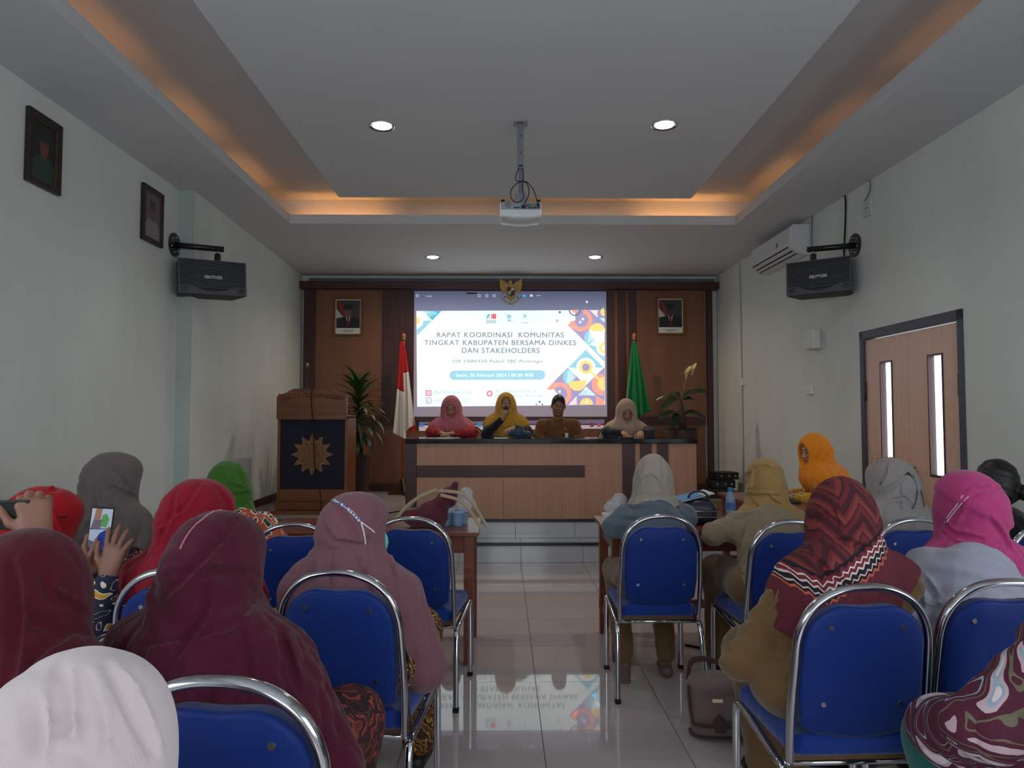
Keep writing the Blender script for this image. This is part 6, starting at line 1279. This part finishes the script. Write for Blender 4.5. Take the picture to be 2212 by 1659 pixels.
# --- left side of the audience
s8 = (CH['H'][0] - .01, CH['H'][1], -6); p8 = person('woman in a mauve headscarf with a checked band, turned right, with a pale green mask', 765, 1059, 2.66, s8, hy=-52, hijab=dict(m=H_['mauve'], seed=41, creases=[[(695,1191),(738,1187),(786,1171),(798,1159)],[(722,1085),(754,1131),(778,1171)],[(699,1131),(722,1171),(778,1178)],[(806,1187),(838,1207),(858,1258)],[(818,1099),(814,1131)],[(683,1195),(675,1238),(623,1274)],[(718,1193),(720,1260)],[(770,1190),(800,1280),(845,1340)]], amp=.008, hem=.50, long=1.0, visor=True, v=.0068, face=True, steps=[((0, -.03, -.10), (0, .3, 1), .007, .008)]), top=B_PAR, bottom=B_PAR, dtop=.135, v=.0065, bulk=1.06, skin=SKIN)
s3_ = (CH['J'][0] + .03, CH['J'][1], -4); pc3 = person('woman in a crimson headscarf behind the plum-scarfed woman', 428, 1034, 2.68, s3_, hy=-25, hp=8, hijab=dict(m=H_['crimson'], seed=43, creases=[[(433,1044),(399,1092),(329,1148)],[(468,1053),(490,1083),(494,1113)],[(380,1060),(370,1110),(340,1180)]], amp=.008, hem=.30, long=.25, visor=True, v=.0065, size=1.0), top=B_RED, bottom=B_RED, dtop=.135, v=.007, arms={})
s4_ = (-1.17, 3.66, 10); pc4 = person('woman in a green headscarf and orange batik at the left table', 495, 992, 3.82, s4_, hy=-6, hr=-8, hijab=dict(m=H_['green'], seed=45, creases=[[(477,1009),(490,1044),(533,1061)],[(498,1070),(537,1066)],[(511,1005),(524,1040)]], amp=.009, hem=.13, tip=.5, cape=False, visor=False), top=B_OR, bottom=B_OR, dtop=.134, v=.007, sw=.175, bulk=1.08)
s2_ = (CH['L'][0] + .12, CH['L'][1] + .02, -14); pc2 = person('woman in a taupe headscarf turned towards the stage, against the left wall', 243, 977, 3.66, s2_, hy=-38, hijab=dict(m=H_['taupe'], seed=47, creases=[[(217,1018),(243,1053),(303,1079),(321,1087)],[(199,1027),(208,1113),(173,1157)],[(234,996),(269,1027),(286,1057)],[(250,1070),(240,1110),(215,1140)]], amp=.009, hem=.34, tip=-.35, long=.3, visor=True), top=B_BLK, bottom=B_BLK, dtop=.134, v=.007, bulk=1.08)
c1 = at(95, 1050, Y=2.72); chair_xy('P1', c1.x, 2.74, -6, 'blue chair under the woman in the bright red scarf, hidden by the wine scarf')
s1_ = (c1.x, 2.74, -6)
ph_c = at(217, 1142, Y=2.62); rw = toL(s1_, at(233, 1243, Y=2.50)); lw_ = toL(s1_, at(196, 1232, Y=2.60))
pc1 = person('woman in a bright red headscarf and yellow batik holding up a phone', 92, 1049, 2.80, s1_, hy=-48, hp=6, hijab=dict(m=H_['bright_red'], seed=49, creases=[[(101,1090),(112,1127),(127,1159)],[(108,1056),(116,1059),(127,1053)],[(70,1070),(60,1100)]], amp=.007, hem=.10, cape=False, visor=True, size=1.06, v=.0065), top=B_YEL, bottom=B_YEL, skin=SKIN3, dtop=.138, v=.0065, bulk=1.05, sw=.175,
    arms={1: dict(e=(rw.x - .02, rw.y - .04, rw.z - .24), w=rw, f=(.10, .22, .95), n=(.0, 1, -.15), curl=[.10, .12, .15, .2], spread=.22, thumb=.1), -1: dict(e=(lw_.x - .12, lw_.y - .02, lw_.z - .22), w=lw_, f=(-.25, .15, .95), n=(1, .3, 0), curl=.5, thumb=.5)})
s6 = (at(70, 1200, Y=1.5).x - .02, 1.50, -4); chair_xy('P6', s6[0], 1.50, -4, 'blue chair under the woman in the wine scarf at the left edge')
pw = toL(s6, at(84, 1160, Y=1.80))
pc6 = person('woman in a dark wine headscarf at the left edge photographing with a phone', 68, 1143, 1.62, s6, hy=-10, hijab=dict(m=H_['wine'], seed=51, creases=[[(43,1243),(56,1330),(130,1365),(191,1367)],[(87,1200),(108,1287),(182,1321)],[(169,1360),(87,1400),(35,1460)],[(26,1200),(35,1330),(26,1460)]], amp=.010, hem=.42, long=.75, v=.0068, size=1.08, extra=[((.12, -.10, -.27), (.10, .07, .05), 0, .05)]), top=B_DK, bottom=BLKC, skin=SKIN3, dtop=.142, v=.0065, bulk=1.08,
    arms={1: dict(e=(pw.x + .05, pw.y - .12, pw.z - .25), w=pw, f=(-.30, .15, .92), n=(-.45, .9, 0), curl=[.95, .9, .95, 1.0], spread=.05, thumb=.1), -1: lap(-1)})
s5 = (CH['K'][0] - .10, CH['K'][1] + .06, -8); pc5 = person('woman in a long plum headscarf with a beaded edge in the left foreground', 470, 1098, 1.86, s5, hy=-16, hp=4, hijab=dict(m=H_['plum'], seed=53, creases=[[(360,1239),(438,1235),(511,1235),(576,1239)],[(568,1282),(620,1308)],[(516,1122),(433,1209),(360,1287)],[(563,1287),(498,1352),(303,1395)],[(520,1330),(542,1460),(533,1547)],[(620,1317),(607,1373),(650,1503)],[(455,1250),(440,1330),(380,1420)]], amp=.011, hem=.55, long=.9, v=.0068, size=1.06, visor=True, extra=[((.03, -.105, -.03), (.075, .05, .10))], steps=[((.05, -.05, -.11), (.55, -.2, 1), .009, .006)]), top=B_DK, bottom=B_DK, dtop=.140, v=.0065, bulk=1.12, sw=.175)
s7 = (at(185, 1500, Y=.95).x, .90, 0); pc7 = person('person in a cream headscarf, cropped at the bottom left corner', 178, 1409, .98, s7, hy=-20, hp=12, hijab=dict(m=H_['cream'], seed=55, creases=[[(134,1434),(130,1547),(130,1655)],[(234,1434),(277,1503),(338,1633)],[(132,1612),(173,1620),(225,1650)],[(69,1503),(74,1633)],[(180,1450),(200,1560),(205,1640)]], cr=.008, amp=.010, hem=.30, long=.5, v=.0065, size=1.04, headamp=.0045), top=H_['cream'], bottom=BLKC, dtop=.138, v=.008)

chair_xy('P15', s15[0], s15[1], s15[2], 'blue chair under the person with a low black bun at the far right')
chair_xy('P16', s16[0], s16[1], s16[2], 'blue chair under the person in the floral tunic at the right edge')
chair_xy('P7', s7[0], s7[1], s7[2], 'blue chair under the person in the cream headscarf in the corner')
# --- details worn and held
bpy.context.view_layer.update()
def phone(P, ax, up, label, w=.074, hgt=.158, kind=0):
    """P centre, ax across, up along"""
    ax = vec(ax).normalized(); up = vec(up); up = (up - ax * up.dot(ax)).normalized(); nr = ax.cross(up); M = Matrix((ax, nr * -1, up)).transposed().to_4x4()
    # the screen faces -y of this frame
    M = Matrix((ax, up.cross(ax), up)).transposed().to_4x4(); M.translation = P
    t = empty('smartphone', (0, 0, 0), 0, label, 'phone'); t.matrix_world = M
    MB().box((-w / 2, -.004, -hgt / 2), (w / 2, .004, hgt / 2)).build('case', BLACK, t, .003)
    w2, h2 = w / 2 - .004, hgt / 2 - .006
    def sp(name, pts, c, y=-.0044): MB().add([(a * w2, y, b * h2) for a, b in pts], [tuple(range(len(pts)))]).build(name, mat('ps_%d_%d_%d' % c, c, .3, emit=c, estr=.42), t)
    if kind == 0:
        sp('screen', [(-1, -1), (1, -1), (1, 1), (-1, 1)], (150, 160, 176)); sp('screen_image', [(-.75, .45), (-.1, .5), (.0, 1), (-.6, 1)], (130, 92, 70), -.0046); sp('screen_image', [(-.95, .02), (.0, .05), (.1, .5), (-.75, .45)], (92, 78, 90), -.0047)
        sp('screen_image', [(.0, .15), (.55, .1), (.75, .5), (.45, .78), (.05, .7)], (70, 130, 70), -.0048); sp('screen_image', [(-1, -.02), (1, .02), (1, .06), (-1, .02)], (40, 50, 80), -.0049)
        sp('screen_image', [(-.45, -1), (1, -1), (1, -.05), (.5, -.02), (.0, -.18), (-.35, -.5)], (24, 44, 120), -.005); sp('screen_image', [(-1, -1), (-.45, -1), (-.5, -.6), (-1, -.5)], (84, 76, 96), -.0049)
        ring_ = MB(); n = 20; o = [(.13 * math.cos(2 * math.pi * i / n) - .15, .06 * math.sin(2 * math.pi * i / n) - .78) for i in range(n)]; o2 = [((a + .15) * .6 - .15, (b + .78) * .6 - .78) for a, b in o]
        ring_.add([(a * w2, -.0053, b * h2) for a, b in o + o2], [(i, (i + 1) % n, n + (i + 1) % n, n + i) for i in range(n)]).build('shutter_ring', mat('ps_white', (220, 220, 235), .3, emit=(220, 220, 235), estr=.6), t)
    else:
        sp('screen', [(-1, -1), (1, -1), (1, 1), (-1, 1)], (62, 70, 84)); sp('screen_image', [(-.6, -.9), (.4, -.9), (.5, -.3), (-.5, -.3)], (150, 170, 190), -.0046)
    return t
phone(at(217, 1143, Y=2.60), (.93, .30, -.10), (.27, .06, .95), 'upright smartphone with a lit camera view held before the taupe scarf')
phone(at(-8, 1113, Y=1.80), (.0, -.10, 1), (1, .08, .03), 'smartphone held sideways at the left edge of the picture', kind=1)
if p13['hj']:
    t = p13['root']; Mi = t.matrix_world.inverted(); GW2 = mat('gilt_wire', (200, 170, 130), .25, .9)
    g = [hit(p13['hj'], x, y, .006) for x, y in ((1884, 1000), (1884, 992), (1888, 988), (1910, 990), (1925, 994))]; g = [Mi @ p for p in g if p]
    P_ = lambda x, y, Y_=3.78: Mi @ at(x, y, Y=Y_)
    ge = empty('reading_glasses', at(1900, 992, Y=3.72), 0, 'thin gilt reading glasses pushed up on the grey headscarf', 'glasses'); O = ge.location
    def G(x, y, Y_): return at(x, y, Y=Y_) - O
    MB().tube(smooth_path([G(1884, 1000, 3.80), G(1882, 991, 3.80), G(1890, 987, 3.78), G(1897, 992, 3.78), G(1894, 1001, 3.79), G(1886, 1004, 3.80)], 3, True), .002, n=6, closed=True).build('rim', GW2, ge)
    MB().tube(smooth_path([G(1897, 991, 3.78), G(1912, 987, 3.72), G(1925, 987, 3.68), G(1935, 990, 3.66)], 2), .0018, n=6).build('temple', GW2, ge)
    MB().tube(smooth_path([G(1888, 1003, 3.80), G(1900, 1010, 3.72), G(1905, 1020, 3.68)], 2), .0018, n=6).build('temple', GW2, ge)
    for pts in ([(1900, 1045), (1930, 1035), (1962, 1023)], [(1962, 1023), (1974, 1035), (1982, 1060), (1978, 1085), (1970, 1100)], [(1962, 1023), (1978, 1032), (1990, 1062), (1996, 1095)]): on_surface('mask_cord', p13['hj'], pts, .0025, mat('dark_cord', (48, 56, 66), .7), t, off=.002)
    on_surface('cord_stop', p13['hj'], [(1959, 1022), (1964, 1024)], .008, BLACK, t, it=1)
for pts in ([(2080, 1070), (2068, 1090), (2050, 1112), (2040, 1130)], [(2092, 1072), (2074, 1090), (2058, 1110), (2046, 1128)]): on_surface('mask_cord', p14['hj'], pts, .0022, mat('white_cord', (224, 200, 214), .7), p14['root'], off=.002)
# checked band, mask cords and mask of the mauve-scarfed woman
CHK = bpy.data.materials.new('gingham'); CHK.use_nodes = True; q = NT(CHK); n = q.n('TexChecker'); n.inputs['Scale'].default_value = 110.; n.inputs['Color1'].default_value = lin((30, 50, 120)); n.inputs['Color2'].default_value = lin((220, 222, 230)); q.l(q.coord(), n.inputs['Vector']); q.l(n.outputs[0], q.b.inputs['Base Color'])
on_surface('checked_band', p8['hj'], [(720, 1079), (735, 1086), (750, 1097), (765, 1110), (778, 1126)], .011, CHK, p8['root'], off=-.002, ry=.006)
WC = mat('white_cord2', (222, 214, 220), .7)
on_surface('mask_cord', p8['hj'], [(779, 1127), (790, 1136), (800, 1143), (808, 1150)], .003, WC, p8['root'], off=.002); on_surface('mask_cord', p8['hj'], [(779, 1127), (784, 1145), (787, 1160), (789, 1176)], .003, WC, p8['root'], off=.002)
MK = mat('mint_mask', (120, 214, 200), .7); g = Sdf(.004).ell(P3q(p8, 0, .090, -.060), (.052, .040, .050), p8['HM'], k=0).ell(P3q(p8, 0, .02, -.05), (.046, .065, .085), p8['HM'], k=.005, sub=True); sdf_obj('face_mask', g, MK, p8['root'])
# beads on the plum scarf
if pc5['hj']:
    BD = mat('pink_bead', (190, 120, 130), .3); Mi = pc5['root'].matrix_world.inverted(); m = MB(); pl_ = [(390, 1185), (396, 1172), (404, 1158), (414, 1144), (426, 1131), (438, 1122), (450, 1112), (464, 1105), (482, 1102)]
    for i in range(len(pl_) - 1):
        for k in range(4):
            a = k / 4; p = hit(pc5['hj'], pl_[i][0] * (1 - a) + pl_[i + 1][0] * a, pl_[i][1] * (1 - a) + pl_[i + 1][1] * a, .001)
            if p: m.sphere(Mi @ p, .0028, 6)
    if m.v: tag(m.build('bead_trim', BD, pc5['root']), kind='stuff')
# glasses arm of the bright red scarf
t = pc1['root']; Mi = t.matrix_world.inverted(); MB().tube([Mi @ at(128, 1117, Y=2.72), Mi @ at(158, 1114, Y=2.82), Mi @ at(168, 1113, Y=2.86)], .003, n=6).build('glasses_arm', BLACK, t)
# border band and pompom hem of the patterned scarf
if p12['top']:
    BAND = batik('band_print', (40, 18, 28), [(216, 170, 150), (230, 224, 220), (150, 46, 40)], (214, 96, 60), 30, seed=1.2)
    o = p12['hj']
    BD = mat('maroon_bobble', (84, 26, 40), .8)
    on_surface('border_band', o, [(1700, 1218), (1730, 1205), (1762, 1225), (1785, 1262), (1815, 1290)], .030, BAND, p12['root'], it=3, off=-.004, ry=.010) if False else None
# black shoulder bag and strap beside the mauve-scarfed woman
bb_ = at(700, 1600, Z=0.); t = empty('black_backpack', (bb_.x - .02, bb_.y + .15, 0), R(10), 'black bag standing on the floor under the mauve-scarfed woman', 'bag')
s = Sdf(.007).box((0, 0, .13), (.13, .09, .13), .06, k=0).ell((0, .0, .20), (.11, .08, .07), k=.04).fn(lambda x, y, z, d: np.maximum(d + .003 * np.sin(40 * x + 30 * z), -(z - .002))); sdf_obj('bag_body', s, BLKC, t)
MB().tube(smooth_path([(.05, -.09, .20), (.14, -.10, .24), (.16, -.09, .12), (.10, -.095, .05)], 3), .004, .012, n=8).build('strap', BLKC, t)
sp_ = [at(870, 1395, Y=2.35), at(886, 1440, Y=2.34), at(878, 1480, Y=2.36), at(884, 1540, Y=2.36), at(892, 1580, Y=2.36), at(884, 1615, Y=2.38)]
tag(MB().tube(smooth_path(sp_, 3), .003, .008, n=6).build('bag_strap', BLKC), 'long thin dark bag strap hanging beside the mauve-scarfed woman\'s chair', 'strap')
